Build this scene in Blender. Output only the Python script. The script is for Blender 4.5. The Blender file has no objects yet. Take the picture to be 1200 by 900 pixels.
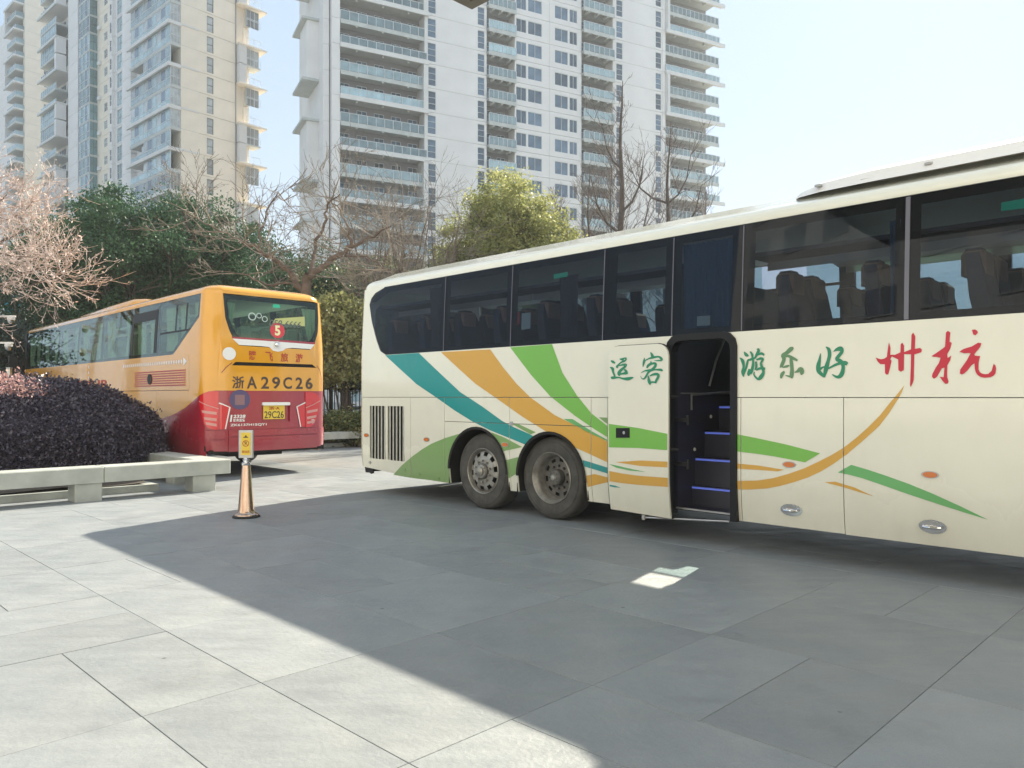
import bpy, bmesh, math, random
import numpy as np
from math import sin, cos, pi, radians
from mathutils import Vector, Matrix
from mathutils.geometry import tessellate_polygon

rnd = random.Random(7)
sc = bpy.context.scene
COL = sc.collection

# ------------------------------------------------------------------ camera
EYE = 1.5
cam_data = bpy.data.cameras.new('camera')
cam_data.sensor_width = 36.0
cam_data.lens = 27.0
cam_data.shift_y = 0.0125
cam_data.clip_start = 0.05
cam_data.clip_end = 3000
cam = bpy.data.objects.new('camera', cam_data)
cam.location = (0, 0, EYE)
cam.rotation_euler = (radians(90), 0, 0)
COL.objects.link(cam)
sc.camera = cam

# ------------------------------------------------------------------ light
SUN_AZ = radians(31.5)      # clockwise from +Y (the view direction)
SUN_EL = radians(35.8)
world = bpy.data.worlds.new('World')
sc.world = world
world.use_nodes = True
wn = world.node_tree
bg = wn.nodes['Background']
sky = wn.nodes.new('ShaderNodeTexSky')
sky.sky_type = 'NISHITA'
sky.sun_disc = False
sky.sun_elevation = SUN_EL
sky.sun_rotation = SUN_AZ
sky.altitude = 0
sky.air_density = 1.0
sky.dust_density = 0.4
sky.ozone_density = 1.5
# a thin even veil of bright winter haze over the clear sky
veil = wn.nodes.new('ShaderNodeMixRGB')
veil.inputs[0].default_value = 0.85
veil.inputs[2].default_value = (2.65, 3.42, 4.25, 1)
wn.links.new(sky.outputs[0], veil.inputs[1])
wn.links.new(veil.outputs[0], bg.inputs[0])
bg.inputs[1].default_value = 0.085
sun_data = bpy.data.lights.new('sun', 'SUN')
sun_data.energy = 5.0
sun_data.angle = radians(0.55)
sun_data.color = (1.0, 0.90, 0.72)
sun = bpy.data.objects.new('sun', sun_data)
sdir = Vector((sin(SUN_AZ) * cos(SUN_EL), cos(SUN_AZ) * cos(SUN_EL), sin(SUN_EL)))
sun.rotation_euler = sdir.to_track_quat('Z', 'Y').to_euler()
sun.location = (20, 30, 40)
COL.objects.link(sun)
vs = sc.view_settings
vs.view_transform = 'Standard'
vs.look = 'None'
vs.gamma = 1
vs.exposure = 1.42
cy = sc.cycles
cy.use_denoising = True
cy.max_bounces = 8
cy.diffuse_bounces = 4
cy.glossy_bounces = 4
cy.transmission_bounces = 4
cy.transparent_max_bounces = 24
cy.volume_bounces = 0
cy.caustics_reflective = False
cy.caustics_refractive = False
cy.sample_clamp_indirect = 6

# ------------------------------------------------------------------ materials
M = {}
def mat(name, color, rough=0.6, metal=0.0, coat=0.0, var=0.0, scale=4.0, bump=0.0, bscale=40.0,
        rand=0.0, emit=None, estr=1.0, spec=0.5, color2=None, stretch=None, transl=0.0):
    m = bpy.data.materials.new(name)
    m.use_nodes = True
    nt = m.node_tree
    b = nt.nodes['Principled BSDF']
    b.inputs['Base Color'].default_value = (*color, 1)
    b.inputs['Roughness'].default_value = rough
    b.inputs['Metallic'].default_value = metal
    b.inputs['Coat Weight'].default_value = coat
    b.inputs['Coat Roughness'].default_value = 0.08
    b.inputs['Specular IOR Level'].default_value = spec
    L = nt.links.new
    tc = nt.nodes.new('ShaderNodeTexCoord')
    vec = tc.outputs['Object']
    if stretch:
        mp = nt.nodes.new('ShaderNodeMapping')
        mp.inputs['Scale'].default_value = stretch
        L(vec, mp.inputs[0]); vec = mp.outputs[0]
    out = None
    if var > 0 or color2:
        n = nt.nodes.new('ShaderNodeTexNoise')
        n.inputs['Scale'].default_value = scale
        n.inputs['Detail'].default_value = 6
        n.inputs['Roughness'].default_value = 0.6
        L(vec, n.inputs['Vector'])
        r = nt.nodes.new('ShaderNodeValToRGB')
        r.color_ramp.elements[0].position = 0.3
        r.color_ramp.elements[1].position = 0.7
        c2 = color2 if color2 else tuple(min(1, c * (1 + var)) for c in color)
        c1 = color if color2 else tuple(c * (1 - var) for c in color)
        r.color_ramp.elements[0].color = (*c1, 1)
        r.color_ramp.elements[1].color = (*c2, 1)
        L(n.outputs['Fac'], r.inputs[0])
        out = r.outputs[0]
    if rand > 0:
        oi = nt.nodes.new('ShaderNodeObjectInfo')
        mr = nt.nodes.new('ShaderNodeMapRange')
        mr.inputs['To Min'].default_value = 1 - rand
        mr.inputs['To Max'].default_value = 1 + rand
        L(oi.outputs['Random'], mr.inputs[0])
        mx = nt.nodes.new('ShaderNodeVectorMath'); mx.operation = 'SCALE'
        if out: L(out, mx.inputs[0])
        else: mx.inputs[0].default_value = color
        L(mr.outputs[0], mx.inputs['Scale'])
        out = mx.outputs[0]
    if out: L(out, b.inputs['Base Color'])
    if bump > 0:
        n2 = nt.nodes.new('ShaderNodeTexNoise')
        n2.inputs['Scale'].default_value = bscale
        n2.inputs['Detail'].default_value = 5
        L(vec, n2.inputs['Vector'])
        bp = nt.nodes.new('ShaderNodeBump')
        bp.inputs['Strength'].default_value = bump
        bp.inputs['Distance'].default_value = 0.02
        L(n2.outputs['Fac'], bp.inputs['Height'])
        L(bp.outputs[0], b.inputs['Normal'])
    if emit:
        b.inputs['Emission Color'].default_value = (*emit, 1)
        b.inputs['Emission Strength'].default_value = estr
    if transl > 0:
        t = nt.nodes.new('ShaderNodeBsdfTranslucent')
        if out: L(out, t.inputs[0])
        else: t.inputs[0].default_value = (*color, 1)
        ms = nt.nodes.new('ShaderNodeMixShader')
        ms.inputs[0].default_value = transl
        L(b.outputs[0], ms.inputs[1]); L(t.outputs[0], ms.inputs[2])
        L(ms.outputs[0], nt.nodes['Material Output'].inputs[0])
    M[name] = m
    return m

def glass(name, tint, refl=0.06, rough=0.0, gcol=(0.9, 0.95, 1)):
    m = bpy.data.materials.new(name); m.use_nodes = True
    nt = m.node_tree; nt.nodes.remove(nt.nodes['Principled BSDF'])
    L = nt.links.new
    tr = nt.nodes.new('ShaderNodeBsdfTransparent'); tr.inputs[0].default_value = (*tint, 1)
    gl = nt.nodes.new('ShaderNodeBsdfGlossy'); gl.inputs['Roughness'].default_value = rough
    gl.inputs[0].default_value = (*gcol, 1)
    # Schlick reflectance that does not care which way a pane faces
    geo = nt.nodes.new('ShaderNodeNewGeometry')
    dt = nt.nodes.new('ShaderNodeVectorMath'); dt.operation = 'DOT_PRODUCT'
    L(geo.outputs['Incoming'], dt.inputs[0]); L(geo.outputs['Normal'], dt.inputs[1])
    ab = nt.nodes.new('ShaderNodeMath'); ab.operation = 'ABSOLUTE'; L(dt.outputs['Value'], ab.inputs[0])
    om = nt.nodes.new('ShaderNodeMath'); om.operation = 'SUBTRACT'; om.inputs[0].default_value = 1; L(ab.outputs[0], om.inputs[1])
    pw = nt.nodes.new('ShaderNodeMath'); pw.operation = 'POWER'; pw.inputs[1].default_value = 5; L(om.outputs[0], pw.inputs[0])
    ad = nt.nodes.new('ShaderNodeMath'); ad.operation = 'MULTIPLY_ADD'
    ad.inputs[1].default_value = 0.92; ad.inputs[2].default_value = 0.045 + refl; ad.use_clamp = True
    L(pw.outputs[0], ad.inputs[0])
    mx = nt.nodes.new('ShaderNodeMixShader')
    L(ad.outputs[0], mx.inputs[0]); L(tr.outputs[0], mx.inputs[1]); L(gl.outputs[0], mx.inputs[2])
    L(mx.outputs[0], nt.nodes['Material Output'].inputs[0])
    M[name] = m
    return m

mat('cream', (0.80, 0.79, 0.68), 0.2, coat=1.0, var=0.03, scale=1.2)
mat('cream_plain', (0.74, 0.73, 0.60), 0.4, coat=0.3, var=0.04, scale=2)
mat('decal_teal', (0.0, 0.27, 0.27), 0.3, coat=0.4)
mat('decal_orange', (0.66, 0.36, 0.045), 0.3, coat=0.4)
mat('decal_green', (0.17, 0.47, 0.06), 0.3, coat=0.4)
mat('decal_dull_green', (0.20, 0.36, 0.12), 0.35, coat=0.3)
mat('decal_leaf_green', (0.12, 0.42, 0.13), 0.3, coat=0.4)
mat('decal_letter_green', (0.01, 0.25, 0.13), 0.35)
mat('decal_grey_green', (0.12, 0.27, 0.13), 0.35)
mat('decal_red', (0.60, 0.012, 0.045), 0.35)
mat('black_trim', (0.010, 0.011, 0.014), 0.45, spec=0.25)
mat('black_rubber', (0.02, 0.02, 0.02), 0.8)
mat('under', (0.015, 0.015, 0.016), 0.9, var=0.3, scale=5)
mat('tyre', (0.040, 0.040, 0.040), 0.75, color2=(0.095, 0.09, 0.08), scale=6, bump=0.25, bscale=60)
mat('rim', (0.42, 0.42, 0.40), 0.38, metal=0.5, color2=(0.24, 0.22, 0.19), scale=9)
mat('rim_dark', (0.10, 0.10, 0.10), 0.55, metal=0.3, color2=(0.17, 0.16, 0.14), scale=8)
mat('chrome', (0.75, 0.75, 0.76), 0.12, metal=1.0)
mat('steel', (0.45, 0.45, 0.45), 0.35, metal=0.8, var=0.15)
mat('amber', (0.62, 0.17, 0.03), 0.25, coat=0.5)
mat('seat_dark', (0.05, 0.05, 0.075), 0.85, var=0.2, scale=6)
mat('seat_tan', (0.34, 0.20, 0.14), 0.85)
mat('inner_dark', (0.06, 0.06, 0.075), 0.7, var=0.2)
mat('inner_light', (0.66, 0.63, 0.57), 0.6)
mat('stair', (0.028, 0.03, 0.05), 0.45)
mat('stair_led', (0.10, 0.14, 0.5), 0.5, emit=(0.16, 0.24, 1.0), estr=0.12)
mat('exit_green_glow', (0.02, 0.32, 0.20), 0.5, emit=(0.02, 0.45, 0.25), estr=0.12)  # stickers are no lamps; a faint glow is put into their green
mat('curtain_blue', (0.05, 0.12, 0.20), 0.9)
mat('notice_paper', (0.45, 0.55, 0.52), 0.7)
mat('hammer_red', (0.5, 0.03, 0.02), 0.5)
mat('white_paint', (0.80, 0.80, 0.80), 0.35, coat=0.3)
glass('bus_glass', (0.56, 0.60, 0.66), -0.030)
glass('far_glass', (0.72, 0.82, 0.82), 0.0)
glass('yellow_bus_glass', (0.66, 0.76, 0.70), -0.015)
mat('gold', (0.71, 0.33, 0.015), 0.22, coat=1.0, var=0.05, scale=1.5)
mat('wine', (0.32, 0.012, 0.032), 0.25, coat=0.8, var=0.08, scale=2)
mat('wine_line', (0.20, 0.01, 0.03), 0.4)
mat('tail_red', (0.60, 0.01, 0.02), 0.15, coat=0.8)
mat('tail_white', (0.60, 0.30, 0.28), 0.3)
mat('letter_dark', (0.07, 0.045, 0.03), 0.5)
mat('letter_red', (0.40, 0.03, 0.015), 0.5)
mat('plate_yellow', (0.78, 0.56, 0.06), 0.45)
mat('navy', (0.09, 0.07, 0.16), 0.5)
mat('grey_print', (0.26, 0.14, 0.16), 0.5)
mat('curtain_pale', (0.70, 0.78, 0.66), 0.9, transl=0.35)
mat('seat_grey', (0.55, 0.60, 0.57), 0.8)
mat('sticker_cream', (0.85, 0.80, 0.45), 0.5)
mat('sticker_yellow', (0.70, 0.72, 0.30), 0.5, transl=0.3)
mat('print_grey', (0.12, 0.14, 0.13), 0.5)

mat('post_strip', (0.16, 0.16, 0.20), 0.4, metal=0.4)
# road film on the lower body: a lasting brownish dirt that thickens towards the skirt
def grime(name, amount=0.5, top=1.1):
    m = M[name]; nt = m.node_tree; L = nt.links.new; b = nt.nodes['Principled BSDF']
    tc = nt.nodes.new('ShaderNodeTexCoord'); sp = nt.nodes.new('ShaderNodeSeparateXYZ'); L(tc.outputs['Object'], sp.inputs[0])
    mr = nt.nodes.new('ShaderNodeMapRange'); mr.inputs['From Min'].default_value = top; mr.inputs['From Max'].default_value = 0.28
    L(sp.outputs['Z'], mr.inputs[0])
    mp = nt.nodes.new('ShaderNodeMapping'); mp.inputs['Scale'].default_value = (2.2, 2.2, 0.9); L(tc.outputs['Object'], mp.inputs[0])
    n = nt.nodes.new('ShaderNodeTexNoise'); n.inputs['Scale'].default_value = 1.0; n.inputs['Detail'].default_value = 7; L(mp.outputs[0], n.inputs['Vector'])
    mu = nt.nodes.new('ShaderNodeMath'); mu.operation = 'MULTIPLY'; L(mr.outputs[0], mu.inputs[0]); L(n.outputs['Fac'], mu.inputs[1])
    m2 = nt.nodes.new('ShaderNodeMath'); m2.operation = 'MULTIPLY_ADD'; m2.inputs[1].default_value = amount; m2.use_clamp = True
    n3 = nt.nodes.new('ShaderNodeTexNoise'); n3.inputs['Scale'].default_value = 3; n3.inputs['Detail'].default_value = 6; L(mp.outputs[0], n3.inputs['Vector'])
    m3 = nt.nodes.new('ShaderNodeMapRange'); m3.inputs['From Min'].default_value = 0.52; m3.inputs['From Max'].default_value = 0.8; m3.inputs['To Max'].default_value = 0.06
    L(n3.outputs['Fac'], m3.inputs[0])
    L(mu.outputs[0], m2.inputs[0]); L(m3.outputs[0], m2.inputs[2])
    mx = nt.nodes.new('ShaderNodeMixRGB'); mx.inputs[2].default_value = (0.30, 0.27, 0.22, 1)
    L(m2.outputs[0], mx.inputs[0])
    s_ = b.inputs['Base Color']
    if s_.links: L(s_.links[0].from_socket, mx.inputs[1])
    else: mx.inputs[1].default_value = s_.default_value
    L(mx.outputs[0], s_)
    ra = nt.nodes.new('ShaderNodeMapRange'); ra.inputs['To Min'].default_value = b.inputs['Roughness'].default_value; ra.inputs['To Max'].default_value = 0.8
    L(m2.outputs[0], ra.inputs[0]); L(ra.outputs[0], b.inputs['Roughness'])
    # slight waviness of the sheet metal
    nw = nt.nodes.new('ShaderNodeTexNoise'); nw.inputs['Scale'].default_value = 1.6; nw.inputs['Detail'].default_value = 1; L(tc.outputs['Object'], nw.inputs['Vector'])
    bp = nt.nodes.new('ShaderNodeBump'); bp.inputs['Strength'].default_value = 0.25; bp.inputs['Distance'].default_value = 0.03
    L(nw.outputs['Fac'], bp.inputs['Height']); L(bp.outputs[0], b.inputs['Normal']); L(bp.outputs[0], b.inputs['Coat Normal'])
grime('cream', 0.5); grime('wine', 0.25, 1.0); grime('gold', 0.2, 1.2)
for d_ in ('decal_teal', 'decal_orange', 'decal_green', 'decal_dull_green', 'decal_leaf_green'): grime(d_, 0.4, 0.9)
# stone of the plaza
def stone_mat(name, c1, c2, rand):
    m = mat(name, c1, 0.5, color2=c2, scale=1.3, bump=0.22, bscale=28, rand=rand, stretch=(1, 1, 1), spec=0.4)
    nt = m.node_tree; L = nt.links.new
    b = nt.nodes['Principled BSDF']
    geo = nt.nodes.new('ShaderNodeNewGeometry')
    mp = nt.nodes.new('ShaderNodeMapping'); mp.inputs['Rotation'].default_value = (0, 0, radians(-12))
    mp.inputs['Scale'].default_value = (0.9, 3.2, 1)
    L(geo.outputs['Position'], mp.inputs[0])
    n = nt.nodes.new('ShaderNodeTexNoise'); n.inputs['Scale'].default_value = 2.2; n.inputs['Detail'].default_value = 8
    n.inputs['Roughness'].default_value = 0.65
    L(mp.outputs[0], n.inputs['Vector'])
    mr = nt.nodes.new('ShaderNodeMapRange'); mr.inputs['From Min'].default_value = 0.3; mr.inputs['From Max'].default_value = 0.7
    mr.inputs['To Min'].default_value = 0.36; mr.inputs['To Max'].default_value = 0.62
    L(n.outputs['Fac'], mr.inputs[0]); L(mr.outputs[0], b.inputs['Roughness'])
    # fine speckle and faint streaks across the stone
    n2 = nt.nodes.new('ShaderNodeTexNoise'); n2.inputs['Scale'].default_value = 140; n2.inputs['Detail'].default_value = 2
    L(geo.outputs['Position'], n2.inputs['Vector'])
    ad = nt.nodes.new('ShaderNodeMath'); ad.operation = 'MULTIPLY_ADD'
    ad.inputs[1].default_value = 0.30; ad.inputs[2].default_value = 0.60
    L(n.outputs['Fac'], ad.inputs[0])
    ad2 = nt.nodes.new('ShaderNodeMath'); ad2.operation = 'MULTIPLY_ADD'; ad2.inputs[1].default_value = 0.34
    L(n2.outputs['Fac'], ad2.inputs[0]); L(ad.outputs[0], ad2.inputs[2])
    # old stains, worn patches and dark specks
    n4 = nt.nodes.new('ShaderNodeTexNoise'); n4.inputs['Scale'].default_value = 0.9; n4.inputs['Detail'].default_value = 9; n4.inputs['Roughness'].default_value = 0.7
    L(geo.outputs['Position'], n4.inputs['Vector'])
    r4 = nt.nodes.new('ShaderNodeMapRange'); r4.inputs['From Min'].default_value = 0.56; r4.inputs['From Max'].default_value = 0.72
    r4.inputs['To Min'].default_value = 1.0; r4.inputs['To Max'].default_value = 0.80
    L(n4.outputs['Fac'], r4.inputs[0])
    vo = nt.nodes.new('ShaderNodeTexVoronoi'); vo.inputs['Scale'].default_value = 1.7; L(geo.outputs['Position'], vo.inputs['Vector'])
    r5 = nt.nodes.new('ShaderNodeMapRange'); r5.inputs['From Min'].default_value = 0.018; r5.inputs['From Max'].default_value = 0.03
    r5.inputs['To Min'].default_value = 0.45; r5.inputs['To Max'].default_value = 1.0
    L(vo.outputs['Distance'], r5.inputs[0])
    m4 = nt.nodes.new('ShaderNodeMath'); m4.operation = 'MULTIPLY'; L(r4.outputs[0], m4.inputs[0]); L(r5.outputs[0], m4.inputs[1])
    m5 = nt.nodes.new('ShaderNodeMath'); m5.operation = 'MULTIPLY'; L(ad2.outputs[0], m5.inputs[0]); L(m4.outputs[0], m5.inputs[1])
    ad2 = m5
    old = b.inputs['Base Color'].links[0].from_socket
    vm = nt.nodes.new('ShaderNodeVectorMath'); vm.operation = 'SCALE'
    L(old, vm.inputs[0]); L(ad2.outputs[0], vm.inputs['Scale']); L(vm.outputs[0], b.inputs['Base Color'])
    return m
stone_mat('slab_stone', (0.215, 0.240, 0.262), (0.290, 0.308, 0.320), 0.085)
mat('joint', (0.19, 0.19, 0.18), 0.9, var=0.3, scale=8)
mat('ground', (0.28, 0.28, 0.26), 0.8, var=0.2, scale=0.5)
mat('granite', (0.40, 0.42, 0.39), 0.5, var=0.18, scale=2.5, bump=0.15, bscale=60)
mat('soil', (0.06, 0.05, 0.04), 0.95, var=0.4, scale=6, bump=0.6, bscale=20)
mat('gravel_white', (0.5, 0.5, 0.46), 0.8, var=0.3, scale=30, bump=0.8, bscale=30)

# foliage
mat('leaf_purple', (0.030, 0.024, 0.046), 0.42, color2=(0.10, 0.085, 0.125), scale=16, spec=0.5, transl=0.08)
mat('leaf_pink_lit', (0.42, 0.22, 0.23), 0.6, color2=(0.62, 0.42, 0.38), scale=3, transl=0.3)
mat('leaf_dark', (0.028, 0.080, 0.045), 0.5, color2=(0.085, 0.17, 0.09), scale=1.6, transl=0.22, spec=0.12)
mat('leaf_black', (0.016, 0.035, 0.028), 0.5, color2=(0.03, 0.06, 0.04), scale=1.0, transl=0.12)
mat('leaf_olive', (0.21, 0.24, 0.07), 0.5, color2=(0.46, 0.46, 0.19), scale=1.4, transl=0.5)
mat('leaf_shrub', (0.17, 0.19, 0.08), 0.5, color2=(0.36, 0.35, 0.17), scale=1.5, transl=0.3)
mat('leaf_green', (0.05, 0.09, 0.03), 0.5, color2=(0.14, 0.18, 0.06), scale=2, transl=0.3)
mat('bark', (0.085, 0.062, 0.052), 0.9, color2=(0.17, 0.13, 0.105), scale=5, bump=0.5, bscale=15)
mat('bark_dark', (0.075, 0.06, 0.055), 0.9, var=0.3, scale=4)
mat('twig_pink', (0.42, 0.33, 0.30), 0.7, color2=(0.76, 0.66, 0.62), scale=2, transl=0.15)
mat('twig_grey', (0.12, 0.10, 0.085), 0.85, color2=(0.32, 0.285, 0.245), scale=2)
mat('twig_far', (0.16, 0.13, 0.12), 0.9, var=0.2)

# ------------------------------------------------------------------ mesh helpers
class MB:
    def __init__(s): s.v = []; s.f = []; s.mi = []; s.cur = 0; s.mats = []
    def use(s, m):
        if m not in s.mats: s.mats.append(m)
        s.cur = s.mats.index(m); return s
    def add(s, vs, fs):
        o = len(s.v); s.v.extend(vs)
        for f in fs: s.f.append([i + o for i in f]); s.mi.append(s.cur)
        return s
    def box(s, x0, x1, y0, y1, z0, z1):
        if x0 > x1: x0, x1 = x1, x0
        if y0 > y1: y0, y1 = y1, y0
        v = [(x0,y0,z0),(x1,y0,z0),(x1,y1,z0),(x0,y1,z0),(x0,y0,z1),(x1,y0,z1),(x1,y1,z1),(x0,y1,z1)]
        return s.add(v, [(0,3,2,1),(4,5,6,7),(0,1,5,4),(1,2,6,5),(2,3,7,6),(3,0,4,7)])
    def chbox(s, x0, x1, y0, y1, z0, z1, c):
        """box with chamfered top and side edges"""
        ring = lambda i, z: [(x0+i,y0+c,z),(x0+c,y0+i,z),(x1-c,y0+i,z),(x1-i,y0+c,z),(x1-i,y1-c,z),(x1-c,y1-i,z),(x0+c,y1-i,z),(x0+i,y1-c,z)]
        v = ring(0, z0) + ring(0, z1-c) + ring(c*0.7, z1)
        f = [tuple(range(7,-1,-1)), tuple(range(16,24))]
        for k in (0, 8):
            for i in range(8):
                j = (i+1) % 8
                f.append((k+i, k+j, k+8+j, k+8+i))
        return s.add(v, f)
    def tube(s, pts, rad, n=8, caps=True):
        pts = [Vector(p) for p in pts]
        if not hasattr(rad, '__len__'): rad = [rad]*len(pts)
        o = []; prev = None
        for i, p in enumerate(pts):
            d = (pts[min(i+1, len(pts)-1)] - pts[max(i-1, 0)])
            if d.length < 1e-9: d = Vector((0,0,1))
            d.normalize()
            if prev is None:
                a = d.cross(Vector((0,0,1)) if abs(d.z) < 0.9 else Vector((1,0,0))).normalized()
            else:
                a = (prev - d*prev.dot(d)).normalized()
            prev = a; b = d.cross(a)
            for k in range(n):
                t = 2*pi*k/n
                o.append(tuple(p + (a*cos(t) + b*sin(t))*rad[i]))
        f = []
        for i in range(len(pts)-1):
            for k in range(n):
                k2 = (k+1) % n
                f.append((i*n+k, i*n+k2, (i+1)*n+k2, (i+1)*n+k))
        if caps:
            f.append(tuple(range(n-1,-1,-1))); f.append(tuple((len(pts)-1)*n+k for k in range(n)))
        return s.add(o, f)
    def lathe(s, prof, n=32, axis='z', c=(0,0,0), closed=False):
        """prof list of (r, h)"""
        o = []
        for r, h in prof:
            for k in range(n):
                t = 2*pi*k/n
                if axis == 'z': p = (c[0]+r*cos(t), c[1]+r*sin(t), c[2]+h)
                elif axis == 'y': p = (c[0]+r*cos(t), c[1]+h, c[2]+r*sin(t))
                else: p = (c[0]+h, c[1]+r*cos(t), c[2]+r*sin(t))
                o.append(p)
        f = []
        m = len(prof)
        for i in range(m if closed else m-1):
            i2 = (i+1) % m
            for k in range(n):
                k2 = (k+1) % n
                f.append((i*n+k, i*n+k2, i2*n+k2, i2*n+k))
        return s.add(o, f)
    def prism(s, poly, h0, h1, fn):
        """poly 2D, fn(u,v,h)->xyz"""
        n = len(poly)
        v = [fn(u, w, h0) for u, w in poly] + [fn(u, w, h1) for u, w in poly]
        tri = tessellate_polygon([[Vector((u, w, 0)) for u, w in poly]])
        f = [tuple(t) for t in tri] + [tuple(i+n for i in reversed(t)) for t in tri]
        for i in range(n):
            j = (i+1) % n
            f.append((i, j, n+j, n+i))
        return s.add(v, f)
    def mesh(s, name, m=None, smooth=None):
        me = bpy.data.meshes.new(name)
        me.from_pydata(s.v, [], s.f)
        mats = s.mats if s.mats else [m]
        for q in mats: me.materials.append(M[q])
        if s.mats: me.polygons.foreach_set('material_index', s.mi)
        if smooth is not None:
            me.polygons.foreach_set('use_smooth', [True]*len(me.polygons))
            me.set_sharp_from_angle(angle=radians(smooth))
        me.update()
        return me
    def build(s, name, m=None, parent=None, smooth=None, bevel=0, loc=None, rot=None):
        o = bpy.data.objects.new(name, s.mesh(name, m, smooth)); COL.objects.link(o)
        if parent: o.parent = parent
        if loc: o.location = loc
        if rot: o.rotation_euler = rot
        if bevel:
            bm = bmesh.new(); bm.from_mesh(o.data)
            bmesh.ops.recalc_face_normals(bm, faces=bm.faces[:])
            bmesh.ops.bevel(bm, geom=bm.edges[:], offset=bevel, segments=2, affect='EDGES', profile=0.5)
            bm.to_mesh(o.data); bm.free()
        return o

def tag(o, label=None, cat=None, group=None, kind=None):
    if label: o['label'] = label
    if cat: o['category'] = cat
    if group: o['group'] = group
    if kind: o['kind'] = kind
    return o
def empty(name, loc, rz=0, **k):
    o = bpy.data.objects.new(name, None); COL.objects.link(o)
    o.location = loc; o.rotation_euler = (0, 0, rz); o.empty_display_size = 0.3
    return tag(o, **k)
def inst(name, me, parent=None, loc=(0,0,0), rot=(0,0,0), scale=None):
    o = bpy.data.objects.new(name, me); COL.objects.link(o)
    if parent: o.parent = parent
    o.location = loc; o.rotation_euler = rot
    if scale: o.scale = scale
    return o
def copy_tree(o, parent=None):
    c = o.copy(); COL.objects.link(c); c.parent = parent
    for ch in list(o.children): copy_tree(ch, c)
    return c

# ------------------------------------------------------------------ vehicles: a shell wrapped round a rounded plan
BUS_ROT = math.atan2(-0.713, 0.7011)
UX = Vector((0.7011, -0.7130)); UY = Vector((0.7130, 0.7011))

class Body:
    """Body shell. a = run along the outline: the near side is a = -distance from the rear,
    then the rounded rear corner, then the rear face. sgn = which way the front lies on local x."""
    def __init__(s, root, sgn, L, W, r, zroof, lean=0.04, bulge=0.05, zb=2.1, loc=None):
        s.root = root; s.g = sgn; s.L = L; s.W = W; s.r = r; s.zr = zroof; s.lean = lean; s.bulge = bulge; s.zb = zb
        s.q = pi*r/2; s.loc = Vector((loc[0], loc[1]))
    def a_of_y(s, y): return -s.r + s.q + (y - s.r)
    def inset(s, z):
        d = 0
        if z > s.zb: d += s.lean*min(1, (z-s.zb)/(s.zr-s.zb))**1.3
        if z < 0.75: d += 0.035*((0.75-z)/0.45)**2
        return d
    def p(s, a, z, off=0.0):
        k = s.inset(z) - off
        r = s.r
        if a <= -r: d, y, nd, ny = -a, 0.0, 0, -1
        elif a <= -r + s.q:
            t = (a + r)/r
            d = r - r*sin(t); y = r - r*cos(t); nd = -sin(t); ny = -cos(t)
        elif a <= -r + s.q + s.W - 2*r:
            d = 0.0; y = r + (a + r - s.q); nd = -1; ny = 0
            u = (y - s.W/2)/(s.W/2)
            d -= s.bulge*(1-u*u)
        elif a <= -r + 2*s.q + s.W - 2*r:
            t = (a - (-r + s.q + s.W - 2*r))/r
            d = r - r*cos(t); y = s.W - r + r*sin(t); nd = -cos(t); ny = sin(t)
        else:
            d = r + a - (-r + 2*s.q + s.W - 2*r); y = s.W; nd = 0; ny = 1
        d -= nd*k; y -= ny*k
        return Vector((s.g*d, y, z))
    def amax(s): return -s.r + 2*s.q + s.W - 2*s.r + (s.L - s.r)
    # survey readings (photo pixels) put on the flat side / rear of the body
    def side(s, px, py, off=0.0):
        r = (px-600)/900; yl = -off
        base = s.loc + UY*yl
        t = (r*base.y - base.x)/(UX.x - r*UX.y)
        P = base + UX*t
        return (s.g*t, EYE + (465-py)*P.y/900)
    def rear(s, px, py):
        r = (px-600)/900
        w = (r*s.loc.y - s.loc.x)/(UY.x - r*UY.y)
        P = s.loc + UY*w
        return (s.a_of_y(w), EYE + (465-py)*P.y/900)
    def sides(s, pts, off=0.0): return [s.side(x, y, off) for x, y in pts]
    def rears(s, pts): return [s.rear(x, y) for x, y in pts]

def clean(poly):
    out = []
    for p in poly:
        if not out or (abs(p[0]-out[-1][0]) + abs(p[1]-out[-1][1])) > 1e-5: out.append(p)
    if len(out) > 2 and abs(out[0][0]-out[-1][0]) + abs(out[0][1]-out[-1][1]) < 1e-5: out.pop()
    return out

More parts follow.
